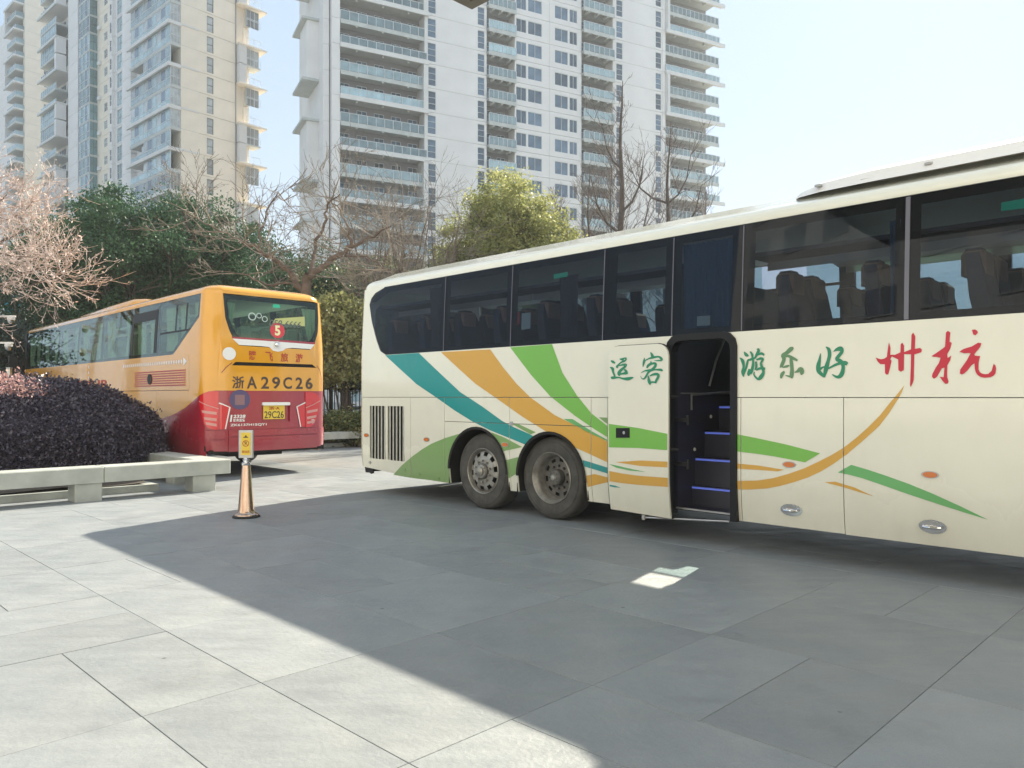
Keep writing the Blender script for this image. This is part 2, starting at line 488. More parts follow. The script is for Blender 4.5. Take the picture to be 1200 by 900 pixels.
def panel(body, name, polys, m, off=0.0, th=0.018, holes=(), gaps=(), smooth=30, parent='root', build=True):
    """flat polygon(s) in (a, z) cut, bent round the body and given thickness"""
    bm = bmesh.new()
    if polys and not isinstance(polys[0][0], (tuple, list)): polys = [polys]
    for poly in polys:
        poly = clean(poly)
        rings = [[Vector((x, y, 0)) for x, y in poly]] + [[Vector((x, y, 0)) for x, y in clean(h)] for h in holes]
        flat = [v for r in rings for v in r]
        vs_ = [bm.verts.new(v) for v in flat]
        for t in tessellate_polygon(rings):
            try: bm.faces.new([vs_[i] for i in t])
            except ValueError: pass
    bmesh.ops.dissolve_degenerate(bm, dist=1e-5, edges=bm.edges[:])
    amin = min(v.co.x for v in bm.verts); amx = max(v.co.x for v in bm.verts)
    zmin = min(v.co.y for v in bm.verts); zmx = max(v.co.y for v in bm.verts)
    cuts = []
    r, q, W = body.r, body.q, body.W
    n = 8
    for i in range(n+1):
        cuts.append(-r + q*i/n); cuts.append(-r + q + W - 2*r + q*i/n)
    for i in range(1, 8): cuts.append(-r + q + (W-2*r)*i/8)
    for c in cuts:
        if amin+1e-4 < c < amx-1e-4:
            bmesh.ops.bisect_plane(bm, geom=bm.verts[:]+bm.edges[:]+bm.faces[:], plane_co=(c,0,0), plane_no=(1,0,0))
    zc = [0.35, 0.45, 0.55, 0.65, 0.75, body.zb] + [body.zb + (body.zr-body.zb)*k/4 for k in (1, 2, 3)]
    for c in zc:
        if zmin+1e-4 < c < zmx-1e-4:
            bmesh.ops.bisect_plane(bm, geom=bm.verts[:]+bm.edges[:]+bm.faces[:], plane_co=(0,c,0), plane_no=(0,1,0))
    if gaps:
        for g in gaps:
            if g[1] < amin or g[0] > amx or g[3] < zmin or g[2] > zmx: continue
            for c in (g[0], g[1]):
                bmesh.ops.bisect_plane(bm, geom=bm.verts[:]+bm.edges[:]+bm.faces[:], plane_co=(c,0,0), plane_no=(1,0,0))
            for c in (g[2], g[3]):
                bmesh.ops.bisect_plane(bm, geom=bm.verts[:]+bm.edges[:]+bm.faces[:], plane_co=(0,c,0), plane_no=(0,1,0))
        dead = []
        for f in bm.faces:
            c = f.calc_center_median()
            if any(g[0] < c.x < g[1] and g[2] < c.y < g[3] for g in gaps): dead.append(f)
        bmesh.ops.delete(bm, geom=dead, context='FACES')
    # outward winding, then thickness
    bmesh.ops.recalc_face_normals(bm, faces=bm.faces[:])
    for f in bm.faces:
        if f.normal.z < 0: f.normal_flip()
    if th:
        top = bm.faces[:]
        bd = [e for e in bm.edges if len(e.link_faces) == 1]
        vm = {}
        for v in list(bm.verts): vm[v] = bm.verts.new((v.co.x, v.co.y, -th))
        for f in top: bm.faces.new([vm[v] for v in reversed(f.verts)])
        for e in bd:
            a, b = e.verts
            f = e.link_faces[0]
            for l in f.loops:
                if l.edge == e: a, b = l.vert, l.link_loop_next.vert
            bm.faces.new([b, a, vm[a], vm[b]])
    for v in bm.verts:
        v.co = body.p(v.co.x, v.co.y, off + v.co.z)
    if body.g < 0 or True:
        bmesh.ops.recalc_face_normals(bm, faces=bm.faces[:]) if th else None
    me = bpy.data.meshes.new(name); bm.to_mesh(me); bm.free()
    me.materials.append(M[m])
    me.polygons.foreach_set('use_smooth', [True]*len(me.polygons))
    me.set_sharp_from_angle(angle=radians(smooth))
    o = bpy.data.objects.new(name, me); COL.objects.link(o)
    o.parent = body.root if parent == 'root' else parent
    return o

def rect(a0, a1, z0, z1): return [(a0, z0), (a1, z0), (a1, z1), (a0, z1)]
def rrect(a0, a1, z0, z1, r, n=5):
    o = []
    for cx, cz, t0 in ((a1-r, z1-r, 0), (a0+r, z1-r, 90), (a0+r, z0+r, 180), (a1-r, z0+r, 270)):
        for i in range(n+1):
            t = radians(t0 + 90*i/n); o.append((cx + r*cos(t), cz + r*sin(t)))
    return o
def ell(a, z, ra, rz, n=20): return [(a + ra*cos(2*pi*i/n), z + rz*sin(2*pi*i/n)) for i in range(n)]

def text_mesh(body, name, s, box, m, off=0.006, bold=0.0, parent=None, shear=0.0, mirror=False):
    """lettering laid on the body inside box (a0, a1, z0, z1)"""
    c = bpy.data.curves.new(name, 'FONT'); c.body = s; c.size = 1; c.offset = bold; c.shear = shear; c.resolution_u = 4
    t = bpy.data.objects.new(name, c); COL.objects.link(t)
    me = bpy.data.meshes.new_from_object(t.evaluated_get(bpy.context.evaluated_depsgraph_get()))
    bpy.data.objects.remove(t); bpy.data.curves.remove(c)
    xs = [v.co.x for v in me.vertices]; ys = [v.co.y for v in me.vertices]
    x0, x1, y0, y1 = min(xs), max(xs), min(ys), max(ys)
    a0, a1, z0, z1 = box
    for v in me.vertices:
        u = (v.co.x-x0)/(x1-x0); w = (v.co.y-y0)/(y1-y0)
        v.co = body.p(a0 + (a1-a0)*u, z0 + (z1-z0)*w, off)
    me.name = name; me.materials.clear(); me.materials.append(M[m])
    o = bpy.data.objects.new(name, me); COL.objects.link(o); o.parent = parent or body.root
    if len(s) > 6: o['kind'] = 'stuff'
    return o

def stroke(pts):
    """brush stroke: pts = (x, y, width) -> polygon"""
    L_, R_ = [], []
    n = len(pts)
    for i, (x, y, w) in enumerate(pts):
        x0, y0, _ = pts[max(0, i-1)]; x1, y1, _ = pts[min(n-1, i+1)]
        dx, dy = x1-x0, y1-y0; l = math.hypot(dx, dy) or 1
        nx, ny = -dy/l, dx/l
        L_.append((x+nx*w/2, y+ny*w/2)); R_.append((x-nx*w/2, y-ny*w/2))
    return L_ + R_[::-1]
def smooth_stroke(pts, k=4):
    out = []
    n = len(pts)
    for i in range(n-1):
        p0 = pts[max(0, i-1)]; p1 = pts[i]; p2 = pts[i+1]; p3 = pts[min(n-1, i+2)]
        for j in range(k):
            t = j/k
            out.append(tuple(0.5*((2*p1[c]) + (-p0[c]+p2[c])*t + (2*p0[c]-5*p1[c]+4*p2[c]-p3[c])*t*t + (-p0[c]+3*p1[c]-3*p2[c]+p3[c])*t**3) for c in range(3)))
    out.append(pts[-1])
    return stroke([(x, y, max(2, w)) for x, y, w in out])

def roof(body, name, m, z_top, parent=None):
    """crowned roof: stacked rounded rectangles"""
    mb = MB()
    prof = [(0.0, body.zr+0.0), (0.005, body.zr+0.035), (0.02, body.zr+0.07), (0.05, body.zr+0.105), (0.10, body.zr+0.135),
            (0.18, body.zr+0.165), (0.35, z_top-0.02), (0.7, z_top)]
    W, Lb = body.W, body.L
    l0 = body.lean
    rings = []
    for ins, z in prof:
        i = ins + l0; r = max(0.06, body.r - ins*0.6)
        ring = []
        for cx, cy_, t0 in ((i+r, i+r, 180), (Lb-i-r, i+r, 270), (Lb-i-r, W-i-r, 0), (i+r, W-i-r, 90)):
            for k in range(9):
                t = radians(t0 + 90*k/8)
                ring.append((cx + r*cos(t), cy_ + r*sin(t)))
        # bulge of the rear
        ring = [(x - (body.bulge*(1-((y-W/2)/(W/2))**2) if x < i+0.02 else 0), y) for x, y in ring]
        rings.append([(body.g*x, y, z) for x, y in ring])
    n = len(rings[0]); v = [p for r in rings for p in r]; f = []
    for k in range(len(rings)-1):
        for j in range(n):
            j2 = (j+1) % n
            f.append((k*n+j, k*n+j2, (k+1)*n+j2, (k+1)*n+j))
    f.append(tuple((len(rings)-1)*n + j for j in range(n)))
    mb.add(v, f)
    return mb.build(name, m, parent or body.root, smooth=40)

def wheel(parent, x, y, kind, R=0.508, flip=1, name='wheel', detail=True):
    """wheel whose outer face looks to -y; hub empty is not used: tyre is the part, rim its child"""
    w = 0.29
    tb = MB()
    ri = 0.31 if kind == 'dish' else 0.30
    prof = [(ri-0.012, 0.03), (ri, 0.008), (ri+0.03, 0.0), (R-0.09, -0.008), (R-0.045, 0.0), (R-0.018, 0.018), (R-0.004, 0.045), (R, 0.08)]
    for k in range(4):     # tread grooves
        y0 = 0.08 + k*0.033
        prof += [(R, y0+0.012), (R-0.012, y0+0.015), (R-0.012, y0+0.022), (R, y0+0.025)]
    prof += [(R, w-0.06), (R-0.02, w-0.02), (R-0.08, w), (ri, w-0.02), (ri-0.012, w-0.05)]
    tb.lathe([(r, h) for r, h in prof], 56, 'y')
    # sidewall ring moulding
    tb.lathe([(R-0.075, -0.0075), (R-0.072, -0.011), (R-0.066, -0.011), (R-0.063, -0.006)], 56, 'y')
    t = tb.build('tyre', 'tyre', parent, smooth=35, loc=(x, y, R), rot=(0, 0, 0 if flip > 0 else pi))
    if not detail: return t
    rb = MB()
    if kind == 'dish':
        rb.use('rim').lathe([(0.315, 0.03), (0.318, -0.004), (0.310, -0.014), (0.302, -0.004), (0.296, 0.02), (0.283, 0.035), (0.272, 0.07), (0.262, 0.125), (0.258, 0.17)], 48, 'y')
        disc = [(0.258, 0.150), (0.235, 0.150), (0.195, 0.150), (0.16, 0.150)]; hub = 0.150; ddir = -1
        rb.use('rim_dark')
    else:
        rb.use('rim').lathe([(0.305, 0.03), (0.308, -0.002), (0.300, -0.010), (0.292, -0.002), (0.285, 0.03), (0.275, 0.06)], 48, 'y')
        disc = [(0.275, 0.055), (0.255, 0.03), (0.205, 0.012), (0.17, 0.012)]; hub = 0.012
    # disc with ten hand holes
    n = 60; vs_, fs = [], []
    for r, h in disc:
        for k in range(n):
            a = 2*pi*k/n; vs_.append((r*cos(a), h, r*sin(a)))
    for i in range(3):
        for k in range(n):
            if i == 1 and k % 6 in (0, 1, 2): continue
            k2 = (k+1) % n; fs.append((i*n+k, i*n+k2, (i+1)*n+k2, (i+1)*n+k))
    rb.add(vs_, fs)
    rb.lathe([(0.175, hub), (0.16, hub-0.004), (0.10, hub-0.006)], 40, 'y')
    for k in range(10):
        a = 2*pi*k/10+0.3
        rb.lathe([(0.0, hub-0.042), (0.014, hub-0.040), (0.017, hub-0.02), (0.017, hub)], 6, 'y', c=(0.142*cos(a), 0, 0.142*sin(a)))
    if kind == 'dish':
        rb.use('rim_dark').lathe([(0.10, hub), (0.098, hub-0.09), (0.085, hub-0.105), (0.04, hub-0.11)], 28, 'y')
        for k in range(8):
            a = 2*pi*k/8
            rb.lathe([(0, hub-0.118), (0.009, hub-0.117), (0.009, hub-0.10)], 6, 'y', c=(0.07*cos(a), 0, 0.07*sin(a)))
        rb.use('rim').lathe([(0.0, hub-0.135), (0.03, hub-0.13), (0.04, hub-0.11)], 20, 'y')
    else:
        rb.use('rim_dark').lathe([(0.105, hub), (0.105, hub-0.035), (0.09, hub-0.05)], 28, 'y')
        rb.use('rim').lathe([(0.09, hub-0.05), (0.06, hub-0.055), (0.058, hub-0.075), (0.035, hub-0.09), (0.0, hub-0.095)], 24, 'y')
        for k in range(10):
            a = 2*pi*k/10
            rb.lathe([(0, hub-0.062), (0.010, hub-0.06), (0.010, hub-0.045)], 6, 'y', c=(0.078*cos(a), 0, 0.078*sin(a)))
    rb.use('under').lathe([(0.28, 0.20), (0.0, 0.20)], 24, 'y')
    rb.build('rim', None, t, smooth=30)
    return t

def coach_seat_mesh(m1, m2):
    b = MB().use(m1)
    b.chbox(-0.25, 0.22, 0.0, 0.44, 0.32, 0.46, 0.04)
    # reclined back with rounded shoulders, leaning to -x
    prof = [(0.02, 0.40), (0.40, 0.40), (0.42, 0.75), (0.41, 0.98), (0.36, 1.10), (0.28, 1.16), (0.14, 1.16), (0.06, 1.10), (0.02, 0.98), (0.0, 0.75)]
    b.prism(prof, 0.0, 0.13, lambda u, w, h: (-0.20 - 0.20*(w-0.4) - h*(1.0 if w < 0.9 else 0.85), u+0.01, w))
    b.use(m2).chbox(-0.485, -0.30, 0.08, 0.36, 0.93, 1.13, 0.03)
    b.use(m1).box(-0.2, 0.15, 0.1, 0.34, 0.0, 0.33)
    return b.mesh('seat')

# ------------------------------------------------------------------ the cream coach
WL = (-2.448, 12.241)
wb = empty('coach', (*WL, 0), BUS_ROT, label='cream coach with teal, orange and green swooshes and its middle door open', cat='coach', group='coaches parked on the plaza')
B = Body(wb, 1, 12.0, 2.55, 0.12, 3.19, lean=0.05, bulge=0.03, loc=WL)
S = B.sides
def flipa(pts): return [(-d, z) for d, z in pts]
def SP(*pts, off=0.0): return flipa(B.sides(pts, off))
def sd(px): return B.side(px, 465)[0]
G = 0.007       # panel gaps
zs = 1.497
dA = sd(424.7)
A_END = -11.9
# upper side: belt panel with the glazing cut out at its rear end and the door head cut into it
gl_left = SP((447, 336.9), (437, 343), (432.5, 349.5), (430.6, 357), (434, 376), (441, 400), (445.5, 411.5), (452, 415.9))
z_wb, z_gt = 2.135, 3.187
d_do0, d_do1 = 5.845, 6.615
def dl(d): return -d
head = [(dl(d_do1), zs), (dl(d_do1), 2.0)] + [(dl(d_do1-0.15+0.15*cos(t)), 2.0+0.12*sin(t)) for t in [radians(v) for v in (30, 60, 90)]] + \
       [(dl(d_do0+0.15-0.15*sin(t)), 2.0+0.12*cos(t)) for t in [radians(v) for v in (0, 30, 60, 90)]] + [(dl(d_do0), zs)]
outer = [(-11.6, zs), (dl(d_do1), zs)] + head[1:-1] + [(dl(d_do0), zs), (-dA+G, zs), (-dA+G, 3.19)] + \
        [(gl_left[0][0], 3.19)] + gl_left + [(-11.6, z_wb)]
panel(B, 'belt_panel', outer, 'cream')
# rear corner and rear face, one bent panel
panel(B, 'rear_panel', [(-dA+G+G, 0.40), (B.a_of_y(1.27), 0.40), (B.a_of_y(2.43), 0.40), (B.a_of_y(2.43)+B.q, 0.45), (B.a_of_y(2.43)+B.q, 3.19), (-dA+G+G, 3.19)], 'cream',
      holes=[rrect(B.a_of_y(0.3), B.a_of_y(2.25), 2.05, 3.0, 0.15)])
panel(B, 'rear_window', rrect(B.a_of_y(0.31), B.a_of_y(2.24), 2.06, 2.99, 0.15), 'bus_glass', off=-0.002, th=0.006)
panel(B, 'bumper', [(-0.32, 0.30), (B.a_of_y(2.55), 0.30), (B.a_of_y(2.55), 0.40), (-0.32, 0.40)], 'black_trim', off=-0.03)
# far side, seen through the windows
far0 = B.a_of_y(2.43)+B.q+0.02
def fa(d): return B.a_of_y(2.43) + B.q + d - 0.12
panel(B, 'far_side_panel', [(fa(0.15), 0.30), (fa(11.6), 0.30), (fa(11.6), 2.135), (fa(0.15), 2.135)], 'cream')
panel(B, 'far_window_post', [rect(fa(x)-0.09, fa(x)+0.09, 2.135, 3.19) for x in (0.3, 2.0, 3.6, 5.15, 6.7, 8.3, 9.9, 11.4)], 'black_trim', th=0.05)
far_d = [0.3, 2.0, 3.6, 5.15, 6.7, 8.3, 9.9, 11.4]
for i in range(7):
    hol = []
    if i == 3:      # one top vent slid open
        panel(B, 'far_window', rect(fa(far_d[i])+0.09, fa(far_d[i+1])-0.09, 2.135, 2.86), 'far_glass', off=-0.02, th=0.006)
        panel(B, 'far_window', rect(fa(far_d[i])+0.09, fa(5.60), 2.895, 3.19), 'far_glass', off=-0.02, th=0.006)
        panel(B, 'far_window', rect(fa(6.20), fa(far_d[i+1])-0.09, 2.895, 3.19), 'far_glass', off=-0.02, th=0.006)
        panel(B, 'far_window_rail', rect(fa(far_d[i])+0.09, fa(far_d[i+1])-0.09, 2.855, 2.89), 'black_trim', off=-0.01, th=0.02)
    else:
        panel(B, 'far_window', rect(fa(far_d[i])+0.09, fa(far_d[i+1])-0.09, 2.135, 3.19), 'far_glass', off=-0.02, th=0.006)

# wheel arches
C1, C2, AR = 2.86, 4.09, 0.60
def arch(c, r, z0, left=True, right=True, n=14):
    pts = []
    for k in range(n+1):
        t = pi*k/n
        pts.append((c - r*cos(t), 0.508 + r*sin(t)))
    return pts
# skirt panels from the rear (d) with their lower edges
d1, d2, d3, d4, d5, d6 = dA, sd(481), sd(521), sd(597.5), sd(693), sd(712.5)
zm = 1.155                 # split of the panels over the wheels
def low(d): return 0.395 - 0.10*min(1, (d-0.1)/1.6)
def PP(name, pts, m='cream', **k): return panel(B, name, [(-d, z) for d, z in pts], m, **k)
mat('grille_slat', (0.40, 0.40, 0.36), 0.6, var=0.2, scale=10)
# engine bay flap with two louvred grilles (holes)
g1 = [B.side(433, 476.5), B.side(451.7, 538)]; g2 = [B.side(454, 476.5), B.side(473.6, 538.7)]
zt_, zb_ = 1.36, 0.54
fl = PP('engine_flap', [(d1, zs-G), (d1, low(d1)), (d2-G, low(d2)), (d2-G, zs-G)],
   holes=[rrect(-g1[1][0], -g1[0][0], zb_, zt_, 0.02, 2), rrect(-g2[1][0], -g2[0][0], zb_, zt_, 0.02, 2)])
for ga, gb in ((g1[0][0], g1[1][0]), (g2[0][0], g2[1][0])):
    gm = MB().use('under'); gm.box(ga, gb, 0.055, 0.075, zb_, zt_); gm.build('grille', None, fl)
    for k in range(5):
        x = ga + (gb-ga)*(k+0.5)/5
        sm = MB().use('grille_slat').prism([(x-0.030, 0.036), (x-0.004, 0.006), (x+0.016, 0.004), (x+0.026, 0.012), (x+0.002, 0.020)], zb_, zt_, lambda u, w, h: (u, w, h))
        sm.build('louvre', None, fl)
PP('side_hatch', [(d2, zs-G), (d2, low(d2)), (d3-G, low(d3)), (d3-G, zs-G)])
PP('arch_hatch', [(d3, zs-G), (d3, zm+G), (d4-G, zm+G), (d4-G, zs-G)])
PP('arch_hatch', [(d4, zs-G), (d4, zm+G), (d5-G, zm+G), (d5-G, zs-G)])
CA1, CA2, AR1, AR2 = 2.825, 4.145, 0.585, 0.565
ar1 = arch(CA1, AR1, 0.29); ar2 = arch(CA2, AR2, 0.29)
PP('arch_panel', [(d3, zm), (d3, 0.305)] + [(ar1[0][0] if ar1[0][0] > d3+0.01 else d3+0.01, 0.305)] + [(max(x, d3+0.012), z) for x, z in ar1] + [(ar1[-1][0], 0.30), (d4-G, 0.30), (d4-G, zm)])
PP('arch_panel', [(d4, zm), (d4, 0.30)] + [(min(ar2[0][0], 9), 0.30)] + ar2 + [(ar2[-1][0], 0.29), (d5-G, 0.29), (d5-G, zm)] if ar2[0][0] > d4+0.01 else
   [(d4, zm), (d4, ar2[2][1])] + ar2[3:] + [(ar2[-1][0], 0.29), (d5-G, 0.29), (d5-G, zm)])
PP('side_hatch', [(d5, zs-G), (d5, 0.29), (d6-G, 0.29), (d6-G, zs-G)])
PP('side_panel', [(d6, zs-G), (d6, 0.29), (d_do0, 0.29), (d_do0, zs-G)])
d8, d9, d10 = sd(868.5), sd(989), sd(1230)
PP('side_panel', [(d_do1+0.02, zs-G), (d_do1+0.02, 0.285), (d8-G, 0.285), (d8-G, zs-G)])
PP('luggage_hatch', [(d8, zs-G), (d8, 0.285), (d9-G, 0.285), (d9-G, zs-G)])
PP('luggage_hatch', [(d9, zs-G), (d9, 0.28), (d10-G, 0.28), (d10-G, zs-G)])
CF = 10.35
arf = arch(CF, 0.60, 0.28)
PP('front_side_panel', [(d10, zs-G), (d10, 0.28), (arf[0][0], 0.28)] + arf + [(arf[-1][0], 0.28), (11.6, 0.28), (11.6, zs-G)])
# arch liners
for c, r in ((CA1, AR1+0.01), (CA2, AR2+0.01), (CF, 0.61)):
    lm = MB()
    n = 20; v = []; f = []
    for k in range(n+1):
        t = pi*k/n
        for yy in (0.005, 0.75): v.append((c - r*cos(t), yy, 0.508 + r*sin(t)))
    for k in range(n): f.append((2*k, 2*k+1, 2*k+3, 2*k+2))
    lm.add(v, f)
    lm.box(c-r-0.01, c-r, 0.02, 0.75, 0.30, 0.508).box(c+r, c+r+0.01, 0.02, 0.75, 0.30, 0.508)
    # rubber lip
    for k in range(n):
        t0, t1 = pi*k/n, pi*(k+1)/n
        q = []
        for rr, yy in ((r, -0.012), (r-0.035, -0.012), (r-0.035, 0.02)):
            q.append(((c-rr*cos(t0), yy, 0.508+rr*sin(t0)), (c-rr*cos(t1), yy, 0.508+rr*sin(t1))))
        for i in range(2):
            lm.add([q[i][0], q[i][1], q[i+1][1], q[i+1][0]], [(0, 1, 2, 3)])
    lm.build('arch_liner', 'under', wb, smooth=40)
wheel(wb, C1, 0.075, 'flat')
wheel(wb, C2, 0.085, 'dish')
wheel(wb, CF, 0.085, 'flat')
for c, k in ((C1, 'flat'), (C2, 'dish'), (CF, 'flat')): wheel(wb, c, 2.47, k, flip=-1, detail=False)
MB().use('under').tube([(C2, 0.4, 0.5), (C2, 2.1, 0.5)], 0.09, 12).tube([(C1, 0.4, 0.5), (C1, 2.1, 0.5)], 0.07, 12).lathe([(0.22, -0.16), (0.24, 0), (0.22, 0.16)], 16, 'y', c=(C2, 1.27, 0.52)).build('axle', None, wb)
# chassis
ch = MB().use('under')
ch.box(0.3, 2.15, 0.06, 2.49, 0.42, 0.55).box(0.15, 11.8, 0.75, 1.85, 0.42, 0.62).box(4.75, 5.84, 0.06, 2.49, 0.34, 0.42).box(6.65, 9.6, 0.06, 2.49, 0.32, 0.40)
ch.box(2.2, 4.75, 0.75, 0.80, 0.5, 1.3).box(11.1, 11.9, 0.1, 2.4, 0.34, 0.42)
ch.box(0.05, 0.40, 0.9, 1.3, 0.30, 0.42)
ch.build('chassis', None, wb)
mf = MB().use('black_trim').tube([(0.10, 0.13, 0.44), (0.13, 0.13, 0.33), (0.20, 0.12, 0.31)], 0.035, 10)
mf.build('mud_flap', None, wb)
# floor and inner walls
inn = MB().use('inner_dark')
FZ = 1.58
inn.box(0.2, d_do0-0.05, 0.06, 2.50, FZ-0.05, FZ).box(d_do0-0.05, d_do1+0.05, 1.45, 2.50, FZ-0.05, FZ).box(d_do1+0.05, 11.5, 0.06, 2.50, FZ-0.05, FZ)
inn.box(0.25, d_do0-0.06, 0.03, 0.05, FZ, 2.13).box(d_do1+0.06, 11.5, 0.03, 0.05, FZ, 2.13).box(0.25, 11.5, 2.49, 2.51, FZ, 2.13)
inn.build('cabin_floor', None, wb)
cl = MB().use('inner_light').box(0.25, 11.5, 0.10, 2.45, 3.20, 3.22)
cl.build('cabin_ceiling', None, wb)
for y0, y1, tip in ((0.10, 0.50, 1),):
    rk = MB()
    for x0 in (0.4, 3.4, 6.7, 9.2) if tip > 0 else (0.4, 3.4, 6.9, 9.2):
        x1 = {0.4: 3.35, 3.4: 5.5 if tip < 0 else 6.5, 6.7: 9.15, 6.9: 9.15, 9.2: 11.3}[x0]
        rk.use('inner_dark').box(x0, x1, y0, y1, 2.86, 2.90)
        yy = y1 if tip > 0 else y0
        rk.use('inner_light').tube([(x0, yy, 2.93), (x1, yy, 2.93)], 0.025, 8)
        rk.use('inner_light').box(x0, x1, yy-0.01, yy+0.01, 2.78, 2.86)
    rk.build('luggage_rack', None, wb)
MB().use('inner_light').prism([(2.02, 3.20), (2.20, 3.10), (2.46, 3.06), (2.46, 3.20)], 6.6, 11.3, lambda u, w, h: (h, u, w)).build('side_duct', None, wb)
MB().use('curtain_pale').box(6.7, 11.2, 2.44, 2.45, 2.98, 3.06).build('pelmet', None, wb)
MB().use('inner_light').prism([(2.02, 3.20), (2.20, 3.10), (2.46, 3.06), (2.46, 3.20)], 0.4, 5.3, lambda u, w, h: (h, u, w)).build('side_duct', None, wb)
seat_me = coach_seat_mesh('seat_dark', 'seat_tan')
for k in range(13):
    x = 1.0 + k*0.80
    if x > 11: break
    for yy in (0.12, 0.58, 1.52, 1.98):
        if yy < 1 and d_do0 - 0.15 < x < d_do1 + 0.75: continue
        inst('seat', seat_me, wb, (x + 0.02*rnd.random(), yy, FZ-0.02))
# near side glazing: panes with black borders
zt = z_gt
splits = [sd(v) for v in (519.5, 598, 713, 787, 869, 1062)] + [10.2, 11.55]
prev = None
edges = splits
panes = []
p0 = gl_left
left_poly = [(a, z) for a, z in gl_left]
panes.append([(left_poly[0][0], zt)] + left_poly[1:-1] + [(left_poly[-1][0], z_wb), (-(splits[0]-0.003), z_wb), (-(splits[0]-0.003), zt)])
for i in range(len(splits)-1):
    a0, a1 = splits[i]+0.003, splits[i+1]-0.003
    panes.append([(-a0, z_wb), (-a1, z_wb), (-a1, zt), (-a0, zt)])
for pz in panes: panel(B, 'window', pz, 'bus_glass', off=-0.002, th=0.006)
# black print bands behind the glass
bands = []
top_l = gl_left[0][0]
bands.append([(top_l, 3.187), (-11.55, 3.187), (-11.55, 3.10), (top_l-0.1, 3.10), (gl_left[2][0]-0.12, 2.98), (gl_left[2][0]-0.02, 2.98), (gl_left[1][0], 3.08)])
panel(B, 'window_border', bands[0], 'black_trim', off=-0.010, th=0.004)
panel(B, 'window_border', rect(-11.55, gl_left[-1][0], 2.135, 2.20), 'black_trim', off=-0.010, th=0.004)
for i, d in enumerate(splits[:-1]):
    wdt = (0.10, 0.10, 0.09, 0.10, 0.12, 0.10, 0.1)[i]
    panel(B, 'window_post', rect(-d-wdt, -d+wdt, 2.20, 3.10), 'black_trim', off=-0.010, th=0.004)
for px in (519.5, 598, 706, 787, 869, 1062):
    d = sd(px); w_ = 0.018 if px == 1062 else 0.005
    panel(B, 'window_rubber', rect(-d-w_, -d+w_, z_wb+0.01, zt-0.01), 'post_strip', off=0.004, th=0.006)
# bare curtain panels drawn to the posts
def curtain(parent, x0, x1, y, z0, z1, m, pleat=0.05, amp=0.018, name='curtain', pinch=None):
    n = max(6, int((x1-x0)/pleat*3)); v = []; f = []
    for k in range(n+1):
        u = k/n; x = x0 + (x1-x0)*u
        for j in range(6):
            w = j/5; z = z0 + (z1-z0)*w
            xx = x
            if pinch: xx = x0 + (x - x0)*(1 - pinch*math.exp(-((w-0.25)/0.18)**2))
            v.append((xx, y + amp*sin(2*pi*(x-x0)/pleat + 0.6*sin(w*5)), z))
    for k in range(n):
        for j in range(5): f.append((k*6+j, (k+1)*6+j, (k+1)*6+j+1, k*6+j+1))
    return MB().add(v, f).build(name, m, parent, smooth=60)
curtain(wb, sd(1040), sd(1058), 0.06, 2.2, 3.0, 'curtain_blue', 0.05)
curtain(wb, sd(797), sd(866), 0.07, 2.2, 3.08, 'curtain_blue', 0.06)
curtain(wb, sd(500), sd(517), 0.07, 2.2, 3.05, 'inner_dark', 0.05)
curtain(wb, sd(652), sd(672), 0.07, 2.2, 2.95, 'seat_dark', 0.05)
# stickers and notices on the panes
panel(B, 'emergency_exit_sticker', SP((645.5, 321), (662, 318), (662, 323.5), (645.5, 326.5)), 'exit_green_glow', off=-0.014, th=0)
panel(B, 'notice', SP((609.5, 367), (620, 366), (620, 385), (609.5, 386.5)), 'notice_paper', off=-0.014, th=0)
panel(B, 'escape_hammer', SP((603.5, 366), (607, 365.5), (607, 380), (604, 380.5)), 'hammer_red', off=-0.014, th=0)
panel(B, 'notice', SP((815.5, 370.5), (831, 369.5), (831, 381), (815.5, 382)), 'notice_paper', off=-0.014, th=0)
panel(B, 'emergency_exit_sticker', SP((1171, 236), (1215, 228), (1215, 241), (1171, 246)), 'exit_green_glow', off=-0.014, th=0)
# roof, rails and air conditioner
roof(B, 'roof', 'cream', 3.47)
ac0 = 7.0
ac = MB().use('white_paint')
stn = [(ac0, 0.45, 0.01), (ac0+0.12, 0.34, 0.05), (ac0+0.35, 0.28, 0.10), (ac0+0.8, 0.26, 0.125), (ac0+3.4, 0.26, 0.13), (ac0+3.7, 0.30, 0.09), (ac0+3.8, 0.5, 0.0)]
v = []; f = []
for x, y0, h in stn:
    for yy, hh in ((y0-0.05, -0.02), (y0-0.02, 0.25*h), (y0, 0.7*h), (y0+0.06, h), (2.55-y0-0.06, h), (2.55-y0, 0.7*h), (2.55-y0+0.02, 0.25*h), (2.55-y0+0.05, -0.02)):
        v.append((x, yy, 3.43 + hh))
for i in range(len(stn)-1):
    for k in range(7): f.append((i*8+k, i*8+k+1, (i+1)*8+k+1, (i+1)*8+k))
f.append(tuple(range(8))); f.append(tuple(range((len(stn)-1)*8, len(stn)*8)))
ac.add(v, f)
aco = ac.build('air_conditioner', None, wb, smooth=30)
for x in (ac0+0.3, ac0+1.25, ac0+2.1):
    MB().use('steel').box(x, x+0.06, 0.225, 0.27, 3.465, 3.487).build('latch', None, aco, bevel=0.005)
MB().use('steel').box(ac0+0.72, ac0+0.84, 0.235, 0.25, 3.445, 3.453).build('vent', None, aco)

